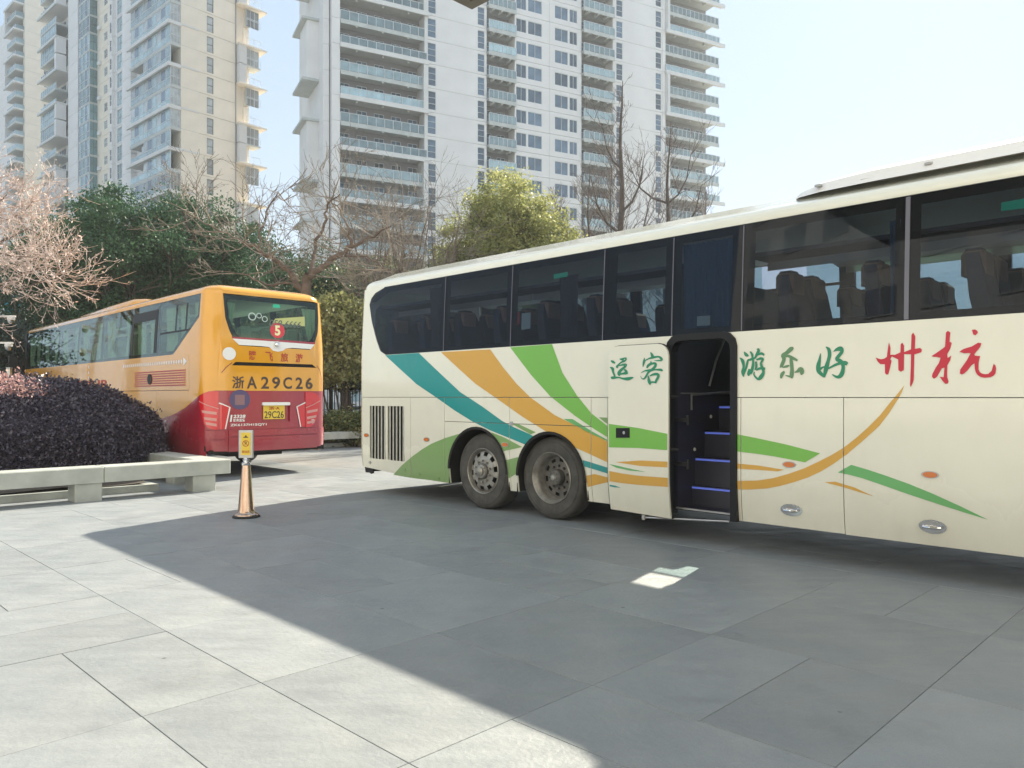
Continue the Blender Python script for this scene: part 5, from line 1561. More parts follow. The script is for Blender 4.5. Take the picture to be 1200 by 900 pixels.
shrub(440, 28.0, 2.2, 2.6, 1.8, ['leaf_shrub', 'leaf_dark'], 'twiggy shrub behind the rear of the cream coach', 34, n=20000)
for i, (px, Z, lab) in enumerate(((389, 24.2, 'low green plant nearest the yellow coach in the far planter'), (399, 24.0, 'middle low green plant of the far planter'), (409, 23.6, 'low green plant beside the cream coach in the far planter'), (422, 23.3, 'low green plant half hidden by the cream coach'))):
    shrub(px, Z, 0.45, 0.75, 0.15, ['leaf_green', 'leaf_shrub'], lab, 40+i, n=5000, leaf=0.06, name='ground_plant', weights=[.75, .25], group='low plants in the far planter')

# railing behind the far planter
def railing():
    p0 = at(330, 465, 27.5); p1 = at(520, 465, 25.5)
    d = (p1-p0); L_ = math.hypot(d.x, d.y)
    root = empty('iron_fence', (p0.x, p0.y, 0), math.atan2(d.y, d.x), label='black iron fence of thin upright bars between the coaches', cat='fence')
    for z in (0.35, 1.75, 2.05): MB().use('black_trim').box(0, L_, -0.02, 0.02, z, z+0.04).build('rail', None, root)
    bar = MB().use('black_trim').box(-0.012, 0.012, -0.012, 0.012, 0.1, 2.25).mesh('bar')
    for k in range(int(L_/0.14)): inst('bar', bar, root, (0.07+k*0.14, 0, 0))
    post = MB().use('black_trim').box(-0.05, 0.05, -0.05, 0.05, 0, 2.3).mesh('post')
    for k in range(int(L_/2)+1): inst('post', post, root, (k*2.0, 0.04, 0))
railing()

# crooked bare tree
def bare_tree(name, base, limbs, label, seed, mats_=('bark', 'twig_grey'), group=None, twig_len=1.5, twig_n=40, depth=3, tr=0.02, droop=0.0):
    root = empty(name, base, 0, label=label, cat='tree', group=group)
    rg = random.Random(seed)
    tb = MB().use(mats_[0]); tw = MB().use(mats_[1])
    for pts, r0, r1, sprout in limbs:
        pts = [Vector(p) - Vector(base) for p in pts]
        # wander a little between the surveyed joints
        fine = [pts[0]]
        for a, b in zip(pts, pts[1:]):
            for k in range(1, 5):
                fine.append(a.lerp(b, k/4) + (Vector((rg.gauss(0, .04), rg.gauss(0, .04), rg.gauss(0, .04))) if k < 4 else Vector()))
        n = len(fine)
        tb.tube(fine, [r0 + (r1-r0)*i/(n-1) for i in range(n)], 8 if r0 > 0.05 else 5, caps=False)
        for _ in range(sprout):
            i = rg.randint(max(1, n//4), n-1)
            d = Vector((rg.gauss(0, 1), rg.gauss(0, 0.8), rg.gauss(0.35, 0.7) - droop)).normalized()
            rr = max(tr, (r0 + (r1-r0)*i/(n-1))*0.22)
            limb_set(tw, fine[i], d, twig_len*(0.6+0.8*rg.random()), min(rr, 0.045), depth, rg, n=4, wob=0.35, up=0.12-droop*0.2, ang=0.55, sides=4, rmin=0.008, split=(2, 3), shrink=0.62)
    tb.build('trunk', None, root, smooth=60)
    t = tw.build('twigs', None, root); t['kind'] = 'stuff'
    return root
Zc = 25.0
A = lambda x, y, dz=0: at(x, y, Zc+dz)
bare_tree('crooked_bare_tree', (A(352, 465).x, Zc, 0), [
    ([(A(352, 465).x, Zc, 0), A(352, 400), A(355, 352), A(362, 322)], 0.22, 0.16, 4),
    ([A(357, 345), A(342, 322), A(322, 305), A(302, 292), A(285, 284), A(262, 272, 1)], 0.125, 0.025, 14),
    ([A(262, 272, 1), A(240, 262, 1), A(215, 248, 1)], 0.03, 0.012, 12),
    ([A(302, 292), A(305, 268), A(312, 248), A(326, 225, -1)], 0.045, 0.015, 8),
    ([A(362, 325), A(378, 312), A(396, 300), A(412, 289), A(432, 278), A(458, 265, -1)], 0.13, 0.025, 15),
    ([A(412, 289), A(410, 270), A(400, 248, 1), A(388, 232, 1)], 0.06, 0.015, 9),
    ([A(362, 322), A(370, 290, 1), A(380, 262, 1), A(384, 240, 1), A(398, 228)], 0.08, 0.018, 12),
    ([A(396, 300), A(430, 300, -1), A(455, 315, -1.5), A(462, 332, -1.5)], 0.035, 0.012, 8),
    ([A(345, 330), A(320, 335), A(290, 322), A(262, 318)], 0.04, 0.012, 12)],
    'crooked bare tree with two thick spreading limbs between the coaches', 51, twig_len=1.2, group='bare winter trees')
# brushy bare trees right of it
for i, (px, Z, hpx, lab) in enumerate(((432, 29, 232, 'bushy bare tree with grey twigs nearest the crooked tree'), (478, 30, 205, 'tallest twiggy bare tree between the crooked tree and the yellow-green tree'), (515, 31, 240, 'twiggy bare tree touching the left of the yellow-green tree'), (455, 27, 285, 'low bare tree with pale twigs behind the rear of the cream coach'))):
    b = at(px, 465, Z); top = at(px, hpx, Z)
    H = top.z
    rg = random.Random(60+i)
    limbs = [([(b.x, b.y, 0), (b.x+.1, b.y, H*.35), (b.x-.05, b.y, H*.6)], 0.16, 0.08, 3)]
    for k in range(9):
        a = rg.uniform(0, 2*pi); sp = rg.uniform(0.5, 1.7)
        z0 = H*rg.uniform(.22, .55)
        limbs.append(([(b.x, b.y, z0), (b.x+cos(a)*sp*.5, b.y+sin(a)*sp*.5, z0+(H-z0)*.5), (b.x+cos(a)*sp, b.y+sin(a)*sp, z0+(H-z0)*rg.uniform(.75, 1))], 0.05, 0.012, 9))
    bare_tree('bare_tree', (b.x, b.y, 0), limbs, lab, 70+i, mats_=('bark', 'twig_grey'), group='bare winter trees', twig_len=1.1, depth=2, tr=0.014)
# straight-stemmed bare conifers
def dawn_tree(px, ytop, Z, label, seed, lean=0.0, forks=(), r=0.17):
    b = at(px, 465, Z); H = at(px, ytop, Z).z
    rg = random.Random(seed)
    root = empty('bare_conifer', (b.x, b.y, 0), 0, label=label, cat='tree', group='tall bare conifers behind the cream coach')
    tb = MB().use('bark_dark'); tw = MB().use('twig_far')
    n = 16
    st = [Vector((lean*k/n + 0.05*math.sin(k*1.3), 0.04*math.cos(k), H*k/n)) for k in range(n+1)]
    tb.tube(st, [r*(1-k/n)**0.8 + 0.012 for k in range(n+1)], 8, caps=False)
    for k in range(85):
        u = rg.uniform(0.30, 0.985); i = int(u*n); p = st[i].lerp(st[min(n, i+1)], u*n-i)
        a = rg.uniform(0, 2*pi); up = 0.55 + 0.5*u
        l = (1-u)*3.0 + 0.45
        d = Vector((cos(a), sin(a)*0.8, up)).normalized()
        limb_set(tw, p, d, l*rg.uniform(.5, 1), max(0.012, 0.035*(1.1-u)), 2, rg, n=4, wob=0.22, up=0.25, ang=0.5, sides=4, rmin=0.008, split=(2, 3), shrink=0.6)
    for (u, dx, dz, r0) in forks:
        p = st[int(u*n)]
        q = [p, p+Vector((dx*.45, 0, dz*.18)), p+Vector((dx*.8, 0, dz*.5)), p+Vector((dx, 0.1, dz))]
        tb.tube(q, [r0, r0*.85, r0*.6, 0.015], 6, caps=False)
        for _ in range(8):
            limb_set(tw, q[rg.randint(1, 3)], Vector((dx*.5+rg.gauss(0, .6), rg.gauss(0, .6), 1.2)).normalized(), 1.1, 0.02, 2, rg, n=4, wob=.2, up=.25, sides=3, rmin=0.008, shrink=.6)
    tb.build('trunk', None, root, smooth=60); t = tw.build('twigs', None, root); t['kind'] = 'stuff'
dawn_tree(727, 95, 34, 'tallest bare conifer with a straight trunk and forked side limbs', 81, lean=0.05, r=0.24,
          forks=((0.62, -1.3, 2.6, .07), (0.68, 1.0, 2.4, .07), (0.52, 1.3, 2.4, .08), (0.80, -0.8, 1.8, .05), (0.45, 1.6, 2.2, .09)))
dawn_tree(777, 150, 36, 'second tallest bare conifer, right of the tallest one', 82, lean=0.3, r=0.20, forks=((0.80, -1.6, 1.4, .06), (0.66, 1.6, 2.6, .06), (0.75, 1.1, 2.3, .05), (0.5, 1.9, 3.0, .06)))
dawn_tree(690, 195, 36, 'small bare tree at the left of the tallest bare conifer', 83, r=0.10, forks=((0.55, -1.7, 1.6, .05), (0.5, 1.2, 2.2, .05), (0.62, -1.0, 2.4, .04)))
dawn_tree(716, 190, 38, 'thin bare tree just left of the tallest trunk', 84, r=0.07)
dawn_tree(826, 225, 40, 'thin faint bare tree at the right end of the row', 85, r=0.05)
dawn_tree(650, 225, 39, 'low thin bare tree beside the yellow-green crown', 86, r=0.06)

# pale pink twiggy tree at far left
def pink_tree():
    Z = 20.0
    b = at(-62, 465, Z)
    root = empty('pink_twig_tree', (b.x, b.y, 0), 0, label='dense tree of fine pale pink twigs reaching in from the left edge', cat='tree')
    rg = random.Random(91)
    tb = MB().use('bark'); tw = MB().use('twig_pink')
    P = lambda x, y, dz=0: at(x*0.94-9, y-4, Z+dz) - Vector((b.x, b.y, 0))
    limbs = [([Vector((0, 0, 0)), P(-60, 400), P(-50, 352)], 0.20, 0.14, 0),
             ([P(-52, 360), P(-15, 352), P(10, 338), P(36, 326), P(62, 318), P(84, 318)], 0.06, 0.012, 24),
             ([P(-50, 355), P(-20, 310, 1), P(15, 285, 1), P(45, 272, 1), P(70, 285, 1)], 0.06, 0.012, 25),
             ([P(-50, 352), P(-30, 290), P(-5, 255), P(18, 232)], 0.06, 0.012, 25),
             ([P(-50, 352), P(-45, 280, .5), P(-30, 230, .5), P(-8, 205, .5)], 0.06, 0.012, 22),
             ([P(-20, 310, -1), P(5, 300, -1), P(30, 305, -1), P(58, 305, -1)], 0.035, 0.010, 22),
             ([P(10, 338), P(30, 345), P(50, 338, -.5), P(72, 330, -.5), P(88, 322, -.5)], 0.022, 0.008, 17),
             ([P(-5, 255), P(20, 262, .5), P(42, 250, .5), P(50, 240)], 0.022, 0.008, 17)]
    for pts, r0, r1, k in limbs:
        n = len(pts)
        tb.tube(pts, [r0+(r1-r0)*i/(n-1) for i in range(n)], 7, caps=False)
        for _ in range(k):
            u = rg.uniform(0.25, 1)*(n-1); i = min(n-2, int(u)); p = pts[i].lerp(pts[i+1], u-i)
            d = Vector((rg.gauss(0.25, 1), rg.gauss(0, 1), rg.gauss(0.3, .8))).normalized()
            limb_set(tw, p, d, rg.uniform(.45, .95), 0.014, 3, rg, n=4, wob=.4, up=.12, ang=.6, sides=3, rmin=0.007, split=(2, 3), shrink=.68)
    buds = []
    vv = tw.v
    for _ in range(1500):
        p = vv[rg.randrange(len(vv))]
        buds.append((p[0]+rg.gauss(0, .05), p[1]+rg.gauss(0, .05), p[2]+rg.gauss(0, .05)))
    mat('bud_pink', (0.72, 0.56, 0.52), 0.7, color2=(0.92, 0.82, 0.78), scale=3, transl=0.35)
    t2 = obj_of('bud', leaf_mesh('bud', buds, 0.030, ['bud_pink'], aspect=2.6), root); t2['kind'] = 'stuff'
    tb.build('trunk', None, root, smooth=60); t = tw.build('twigs', None, root); t['kind'] = 'stuff'
pink_tree()

# ------------------------------------------------------------------ small street things
def barrier_post():
    b = at(288.5, 606, 1350/141.0)
    root = empty('queue_post', (b.x, b.y, 0), radians(8), label='shiny coppery cone post topped by a small yellow no parking sign', cat='sign')
    MB().use('black_rubber').lathe([(0.0, 0.0), (0.165, 0.0), (0.168, 0.012), (0.150, 0.030), (0.0, 0.03)], 36).build('base_pad', None, root, smooth=40)
    pm = mat('copper_steel', (0.34, 0.20, 0.13), 0.18, metal=1.0, color2=(0.62, 0.50, 0.42), scale=3, stretch=(8, 8, 0.3))
    MB().use('copper_steel').lathe([(0.148, 0.028), (0.146, 0.040), (0.115, 0.055), (0.105, 0.07), (0.098, 0.10), (0.052, 0.64), (0.050, 0.655), (0.0, 0.655)], 40).build('cone', None, root, smooth=35)
    MB().use('chrome').lathe([(0.050, 0.645), (0.056, 0.655), (0.056, 0.675), (0.034, 0.69), (0.030, 0.70), (0.045, 0.715), (0.030, 0.73), (0.030, 0.745)], 28).build('collar', None, root, smooth=40)
    fr_ = MB().use('steel').chbox(-0.088, 0.088, -0.022, 0.022, 0.74, 1.085, 0.008)
    f_ = fr_.build('sign_frame', None, root)
    MB().use('plate_yellow').box(-0.058, 0.058, -0.0255, -0.0225, 0.775, 1.055).build('sign_face', None, f_)
    pr = MB().use('letter_dark')
    # no-parking disc and car shape
    v = []; n = 24
    def ringp(r0, r1, cz, m):
        o = MB().use(m); vv = []
        for k in range(n):
            t = 2*pi*k/n; vv += [(r0*cos(t), -0.0262, cz+r0*sin(t)), (r1*cos(t), -0.0262, cz+r1*sin(t))]
        o.add(vv, [(2*k, 2*k+1, (2*k+3) % (2*n), (2*k+2) % (2*n)) for k in range(n)])
        return o
    ringp(0.040, 0.032, 0.92, 'letter_red').build('no_parking_ring', None, f_)
    def slash(x0, z0, x1, z1, w, m, nm):
        dx, dz = x1-x0, z1-z0; l = math.hypot(dx, dz); nx, nz = -dz/l*w/2, dx/l*w/2
        MB().use(m).add([(x0+nx, -0.0266, z0+nz), (x1+nx, -0.0266, z1+nz), (x1-nx, -0.0266, z1-nz), (x0-nx, -0.0266, z0-nz)], [(0, 1, 2, 3)]).build(nm, None, f_)
    slash(-0.026, 0.946, 0.026, 0.894, 0.008, 'letter_red', 'ring_bar')
    def flat_text(s, x0, x1, z0, z1, m, bold=0.02):
        c = bpy.data.curves.new('t', 'FONT'); c.body = s; c.offset = bold
        t = bpy.data.objects.new('t', c); COL.objects.link(t)
        me = bpy.data.meshes.new_from_object(t.evaluated_get(bpy.context.evaluated_depsgraph_get()))
        bpy.data.objects.remove(t); bpy.data.curves.remove(c)
        xs = [q.co.x for q in me.vertices]; ys = [q.co.y for q in me.vertices]
        for q in me.vertices: q.co = Vector((x0+(x1-x0)*(q.co.x-min(xs))/(max(xs)-min(xs)), -0.0262, z0+(z1-z0)*(q.co.y-min(ys))/(max(ys)-min(ys))))
        me.materials.clear(); me.materials.append(M[m]); o = bpy.data.objects.new('sign_letters', me); COL.objects.link(o); o.parent = f_
    flat_text('P', -0.012, 0.014, 0.898, 0.944, 'letter_dark')
    flat_text('请勿泊车', -0.046, 0.046, 0.80, 0.835, 'letter_red')
    MB().use('letter_dark').prism([(-0.03, 0.99), (0.03, 0.99), (0.03, 1.0), (0.012, 1.004), (0.008, 1.02), (-0.008, 1.02), (-0.012, 1.004), (-0.03, 1.0)], -0.0262, -0.0258, lambda u, w, h: (u, h, w)).build('sign_symbol', None, f_)
barrier_post()

def camera_mast():
    Z = 21.0
    b = at(-14, 465, Z)
    root = empty('camera_mast', (b.x, b.y, 0), 0, label='grey mast at the left edge with dome cameras on two arms', cat='camera mast')
    top = at(0, 366, Z).z
    MB().use('steel').tube([(0, 0, 0), (0, 0, top+0.3)], [0.09, 0.06], 12).build('pole', None, root)
    for px, py in ((10, 402), (13, 371)):
        p = at(px, py, Z) - Vector((b.x, b.y, 0))
        a = MB().use('white_paint').box(0, p.x+0.12, -0.03, 0.03, p.z-0.02, p.z+0.03)
        arm = a.build('arm', None, root)
        MB().use('white_paint').lathe([(0.0, 0.02), (0.09, 0.0), (0.10, -0.06), (0.09, -0.08)], 20, c=(p.x, 0, p.z-0.02)).build('camera_housing', None, arm, smooth=40)
        MB().use('chrome').lathe([(0.085, -0.08), (0.075, -0.14), (0.04, -0.18), (0.0, -0.19)], 20, c=(p.x, 0, p.z-0.02)).build('camera_dome', None, arm, smooth=50)
    b2 = at(11, 465, 20.5)
    r2 = empty('bollard_post', (b2.x, b2.y, 0), 0, label='plain grey square post standing in front of the black tree at left', cat='post')
    h = at(11, 432, 20.5).z
    MB().use('steel').chbox(-0.05, 0.05, -0.05, 0.05, 0.0, h, 0.01).build('shaft', None, r2)
    MB().use('steel').chbox(-0.06, 0.06, -0.06, 0.06, h, h+0.03, 0.01).build('cap', None, r2)
camera_mast()

def canopy():
    cx, cyy, z0 = -0.362, 6.94, 5.0
    root = empty('entrance_canopy', (cx, cyy, 0), radians(45.5), label='corner of a flat canopy with a pale soffit jutting in at the top edge', cat='canopy')
    mat('bronze', (0.17, 0.15, 0.12), 0.5, var=0.1)
    mat('soffit', (0.62, 0.58, 0.48), 0.6)
    # local axes: corner at the origin, canopy covers x<0,y<0
    L_ = 5.2
    w = 0.10
    MB().use('bronze').box(-w, 0, -L_, 0, z0, z0+0.28).build('edge_beam', None, root)
    MB().use('bronze').box(-L_, -w-0.002, -w, 0, z0, z0+0.28).build('edge_beam', None, root)
    MB().use('soffit').box(-L_, -w-0.004, -L_, -w-0.004, z0+0.06, z0+0.09).build('soffit_panel', None, root)
    MB().use('bronze').box(-L_, -w-0.004, -L_, -w-0.004, z0+0.20, z0+0.25).build('deck', None, root)
    MB().use('bronze').box(-L_, -L_+0.3, -L_, -L_+0.3, 0, z0+0.05).build('column', None, root)
canopy()

# ------------------------------------------------------------------ towers
mat('tower_wall', (0.78, 0.76, 0.74), 0.8, var=0.07, scale=0.25, bump=0.1, bscale=3)
mat('tower_wall_warm', (0.86, 0.77, 0.64), 0.8, var=0.08, scale=0.3, bump=0.1, bscale=3)  # warm tone puts sunlight into the left tower's right face; plain beige elsewhere
mat('tower_white', (0.70, 0.69, 0.67), 0.7, var=0.06, scale=0.6)
mat('tower_slab', (0.52, 0.54, 0.52), 0.8, var=0.12, scale=0.6)
mat('tower_back_shaded', (0.26, 0.26, 0.28), 0.85, var=0.1, scale=0.4)  # balcony recess shade is put into this darker wall colour
mat('tower_frame', (0.62, 0.66, 0.68), 0.5)
mat('tower_dark_frame', (0.13, 0.15, 0.16), 0.5)
def facade_glass(name, color, rough=0.12):
    m = mat(name, color, rough, spec=0.9, rand=0.5, var=0.3, scale=0.7)
facade_glass('facade_glass', (0.09, 0.14, 0.20))
facade_glass('facade_glass_teal', (0.13, 0.24, 0.26))
facade_glass('rail_glass', (0.26, 0.36, 0.39), 0.15)
facade_glass('curtained_glass', (0.32, 0.35, 0.36), 0.25)
facade_glass('facade_glass_dark', (0.05, 0.07, 0.09))

def win_mesh(w, h, cols, rows, glass_='facade_glass', frame='tower_frame', d=0.12):
    """recessed window, local x 0..w, z 0..h, face at y=0 looking to -y"""
    b = MB().use(glass_).add([(0, d, 0), (w, d, 0), (w, d, h), (0, d, h)], [(0, 1, 2, 3)])
    b.use(frame); t = 0.05
    for k in range(cols+1): x = (w-t)*k/cols; b.box(x, x+t, 0.03, d+0.01, 0, h)
    for k in range(rows+1): z = (h-t)*k/rows; b.box(t, w-t, 0.04, d+0.011, z, z+t)
    return b.mesh('window')

def balcony_mesh(w, dep, floor_h, white, glass_='rail_glass', posts=8, end_open=False, thick=0.42, lip=0.0, backwin=4, over=0.0):
    """local: x 0..w along the facade, y -dep (front) .. 0, floor at z=0"""
    b = MB()
    if white:
        b.use('tower_white').box(-0.15, w+0.15+over, -dep-0.35, 0.1, -0.12, 0.13)
        b.box(-0.15, w+0.15+over, -dep-0.35, -dep-0.15, -0.42, -0.12)
    else:
        b.use('tower_slab').box(0, w+over*0.6, -dep, 0.1, -0.12, 0.10).box(0, w+over*0.6, -dep, -dep+0.15, -0.42, -0.12)
    b.use('tower_slab')
    for k in range(3):
        x = w*(0.18+0.30*k); b.box(x-0.12, x+0.12, -dep+0.1, 0.05, -0.55, -0.12)
    z1 = 1.15
    b.use(glass_)
    for k in range(posts):
        x0 = w*k/posts+0.05; x1 = w*(k+1)/posts-0.05
        b.box(x0, x1, -dep+0.05, -dep+0.08, 0.16, z1-0.04)
    b.use('tower_frame')
    for k in range(posts+1):
        x = w*k/posts; b.box(x-0.035, x+0.035, -dep+0.02, -dep+0.10, 0.10, z1)
    b.box(0, w, -dep+0.03, -dep+0.09, z1-0.03, z1+0.04)
    if over:
        b.box(w, w+over*0.55, -dep+0.03, -dep+0.07, z1-0.02, z1+0.03).box(w+over*0.55, w+over*0.55+0.04, -dep, 0, z1-0.02, z1+0.03).box(w+over*0.55, w+over*0.55+0.04, -dep, -dep+0.04, 0.1, z1)
        b.use(glass_).box(w+0.1, w+over*0.5, -dep+0.04, -dep+0.06, 0.12, z1-0.05)
    return b.mesh('balcony')

def split_group(objs, n=300):
    pass

# ---- middle tower
MT = empty('apartment_tower', (-10.7, 96.7, 0), math.atan2(0.457, 0.889), label='wide pale tower block standing in the middle, right of the sky gap', cat='building', group='apartment towers behind the trees')
FH = 3.05; Z0 = 0.8; NF = 22
ztop_ = Z0 + FH*(NF+1)
core = MB().use('tower_back_shaded')
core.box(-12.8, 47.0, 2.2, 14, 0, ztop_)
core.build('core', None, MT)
def wall_col(x0, x1, y0=0.0, y1=2.2, m='tower_wall', fh=FH, z0=Z0, nf=NF, root=MT, joint=0.05):
    me = MB().use(m).box(x0, x1, y0, y1, joint, fh).mesh('wall_panel')
    for k in range(nf+1): inst('wall_panel', me, root, (0, 0, z0+fh*k))
    MB().use('tower_slab').box(x0+0.02, x1-0.02, y0+0.05, y1, 0, z0+fh*(nf+1)).build('wall_core', None, root)
def wall_with_windows(x0, x1, wins, y0=0.0, y1=2.2, sill=0.75, h=1.75, m='tower_wall', fh=FH, z0=Z0, nf=NF, root=MT, glass_='facade_glass', rows=1, cols=2, joint=0.05, frame='tower_frame'):
    """storey panels with real openings and a window set in each"""
    b = MB().use(m)
    xs = [x0] + [v for w in wins for v in w] + [x1]
    for i in range(0, len(xs), 2):
        if xs[i+1]-xs[i] > 0.01: b.box(xs[i], xs[i+1], y0, y1, joint, fh)
    for a, c in wins:
        b.box(a, c, y0, y1, joint, sill).box(a, c, y0, y1, sill+h, fh)
    me = b.mesh('wall_panel')
    wm = [win_mesh(c-a, h, cols, rows, glass_ if rnd.random() < 2 else glass_, frame) for a, c in wins]
    for k in range(nf+1):
        inst('wall_panel', me, root, (0, 0, z0+fh*k))
        for (a, c), w_ in zip(wins, wm): inst('window', w_, root, (a, y0, z0+fh*k+sill))
# piers at the left end
wall_col(-12.9, -12.2, 0.6); wall_col(-12.05, -11.1, -0.2)
# left balconies -11..0
bw = balcony_mesh(10.9, 0.3, FH, True, posts=10)
bn = balcony_mesh(10.9, 0.15, FH, False, posts=10)
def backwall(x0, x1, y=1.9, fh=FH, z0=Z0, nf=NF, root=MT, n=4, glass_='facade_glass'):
    b = MB().use('tower_back_shaded').box(x0, x1, y, y+0.2, 0, fh)
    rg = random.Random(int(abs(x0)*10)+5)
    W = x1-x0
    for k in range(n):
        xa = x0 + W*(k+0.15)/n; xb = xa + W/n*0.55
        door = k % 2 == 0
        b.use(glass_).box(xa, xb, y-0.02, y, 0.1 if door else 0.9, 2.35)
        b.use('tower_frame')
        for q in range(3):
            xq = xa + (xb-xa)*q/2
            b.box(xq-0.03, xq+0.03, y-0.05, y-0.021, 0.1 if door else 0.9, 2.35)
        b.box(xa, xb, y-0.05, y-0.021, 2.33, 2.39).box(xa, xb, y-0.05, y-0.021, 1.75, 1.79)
        b.use('tower_back_shaded')
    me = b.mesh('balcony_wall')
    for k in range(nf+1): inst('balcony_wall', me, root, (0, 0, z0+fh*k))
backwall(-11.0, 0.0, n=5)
for k in range(NF+1):
    inst('balcony', bw if k % 2 == 0 else bn, MT, (-11.0, 0.0, Z0+FH*k))
fl_ = MB().use('tower_slab').box(-11.1, -0.1, -0.1, 2.2, -0.12, 0.08).mesh('floor_slab')
for k in range(NF+1): inst('floor_slab', fl_, MT, (0, 0, Z0+FH*k))
# white upright frames, every other pair of storeys wider
for k in range(0, NF, 2):
    wide = (k//2) % 2 == 0
    MB().use('tower_white').box(-0.62 if wide else -0.42, -0.02, -0.55 if wide else -0.25, 1.8, 0.14, 2*FH-0.14).build('balcony_frame', None, MT, loc=(0, 0, Z0+FH*k))
wall_with_windows(0.0, 1.3, [(0.08, 1.2)], sill=0.35, h=2.35, cols=1, rows=3)
wall_col(1.3, 6.85)
wall_with_windows(6.85, 8.3, [(7.0, 8.0)], sill=0.35, h=2.35, cols=1, rows=3)
def small_balconies(x0, x1):
    me = balcony_mesh(x1-x0-0.1, 1.1, FH, False, posts=6)
    for k in range(NF+1): inst('balcony', me, MT, (x0+0.05, 0.5, Z0+FH*k))
    fl = MB().use('tower_slab').box(x0, x1, 0.3, 2.2, -0.12, 0.08).mesh('floor_slab')
    for k in range(NF+1): inst('floor_slab', fl, MT, (0, 0, Z0+FH*k))
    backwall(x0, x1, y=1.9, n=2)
small_balconies(8.35, 12.45)
wall_with_windows(12.45, 17.8, [(12.65, 14.2), (14.45, 16.6)], h=1.75)
wall_with_windows(17.8, 22.9, [(18.6, 20.7), (20.95, 22.2)], h=1.75, y0=-0.05)
small_balconies(22.95, 28.2)
wall_with_windows(28.2, 30.2, [(28.8, 29.9)], sill=0.35, h=2.35, cols=1, rows=3)
wall_col(30.2, 35.7)
wall_with_windows(35.7, 37.0, [(35.8, 36.85)], sill=0.35, h=2.35, cols=1, rows=3)
wall_col(37.0, 37.55, -0.1)
bw2 = balcony_mesh(9.6, 0.5, FH, True, posts=12, over=1.35); bn2 = balcony_mesh(9.6, 0.25, FH, False, posts=12, over=1.35)
for k in range(NF+1): inst('balcony', bw2 if k % 2 == 0 else bn2, MT, (37.55, 0.2, Z0+FH*k))
fl2 = MB().use('tower_slab').box(37.55, 47.1, 0.2, 2.2, -0.12, 0.08).mesh('floor_slab')
for k in range(NF+1): inst('floor_slab', fl2, MT, (0, 0, Z0+FH*k))
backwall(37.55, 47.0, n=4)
for k in range(2, NF, 4):
    MB().use('tower_white').box(37.6, 38.0, -0.65, 0.3, 0.14, 2*FH-0.14).build('balcony_frame', None, MT, loc=(0, 0, Z0+FH*k))
# bracketed bays on the left flank
for k in range(1, 18, 4):
    z = Z0 + FH*k
    z = 3.2 + 12.2*((k-1)//4)
    b = MB().use('tower_wall').box(-14.3, -12.7, 3.0, 6.8, z+0.25, z+7.3)
    b.use('tower_slab').box(-14.9, -12.7, 2.7, 8.6, z-0.05, z+0.25).box(-14.9, -12.7, 2.7, 8.6, z+7.3, z+7.6)
    b.build('flank_bay', None, MT)
core2 = MB().use('tower_wall').box(-12.9, -12.7, 2.2, 14, 0, ztop_)
core2.build('flank_wall', None, MT)

# ---- left tower: right face is y=0, left face is x=0
LT = empty('apartment_tower', (-47.4, 110.0, 0), math.atan2(0.747, 0.664), label='tall tower at left with warm wall colour standing in for sun on its right side', cat='building', group='apartment towers behind the trees')
FL = 3.0; ZL = 0.9; NL = 26
zt_l = ZL + FL*(NL+1)
MB().use('tower_back_shaded').box(2.6, 9.0, 2.6, 55.0, 0, zt_l).build('core', None, LT)
wall_with_windows(0.0, 8.3, [(3.85, 4.85)], y0=0.0, y1=2.6, sill=0.35, h=2.3, m='tower_wall_warm', fh=FL, z0=ZL, nf=NL, root=LT, cols=1, rows=2, frame='tower_dark_frame', glass_='curtained_glass')
MB().use('steel').box(8.32, 8.45, -0.12, 0.05, 0, zt_l).build('rain_pipe', None, LT)
# right end bays
for k in range(NL+1):
    z = ZL + FL*k
    odd = k % 4
    b = MB()
    if odd in (0, 1):
        b.use('tower_white').box(8.5, 9.7, -0.9, -0.1, 0.12, FL+0.0)
    if odd in (0, 2):
        b.use('tower_wall_warm').box(8.4, 13.0, -1.1, 1.2, -0.12, 0.12)
    elif odd == 1:
        b.use('tower_slab').box(9.0, 12.0, -0.9, 1.2, -0.1, 0.1)
    b.use('tower_wall_warm').box(9.7, 10.6, 0.1, 2.4, 0.1, FL)
    b.use('tower_frame')
    for x in (9.75, 10.9, 11.95): b.box(x, x+0.05, -0.85, -0.8, 0.12, 1.25)
    b.box(9.75, 12.0, -0.85, -0.8, 1.2, 1.26)
    if odd in (1, 3):
        b.use('curtained_glass').box(9.8, 11.9, -0.45, -0.40, 0.12, 2.7); b.use('tower_frame')
        for x in (9.8, 10.5, 11.2, 11.88): b.box(x, x+0.05, -0.5, -0.45, 0.12, 2.75)
        b.box(9.8, 11.95, -0.5, -0.45, 1.2, 1.27).box(9.8, 11.95, -0.5, -0.45, 2.7, 2.77)
    b.build('corner_bay', None, LT, loc=(0, 0, z))
MB().use('tower_wall_warm').box(8.3, 10.0, 0.3, 9.0, 0, zt_l).build('end_wall', None, LT)
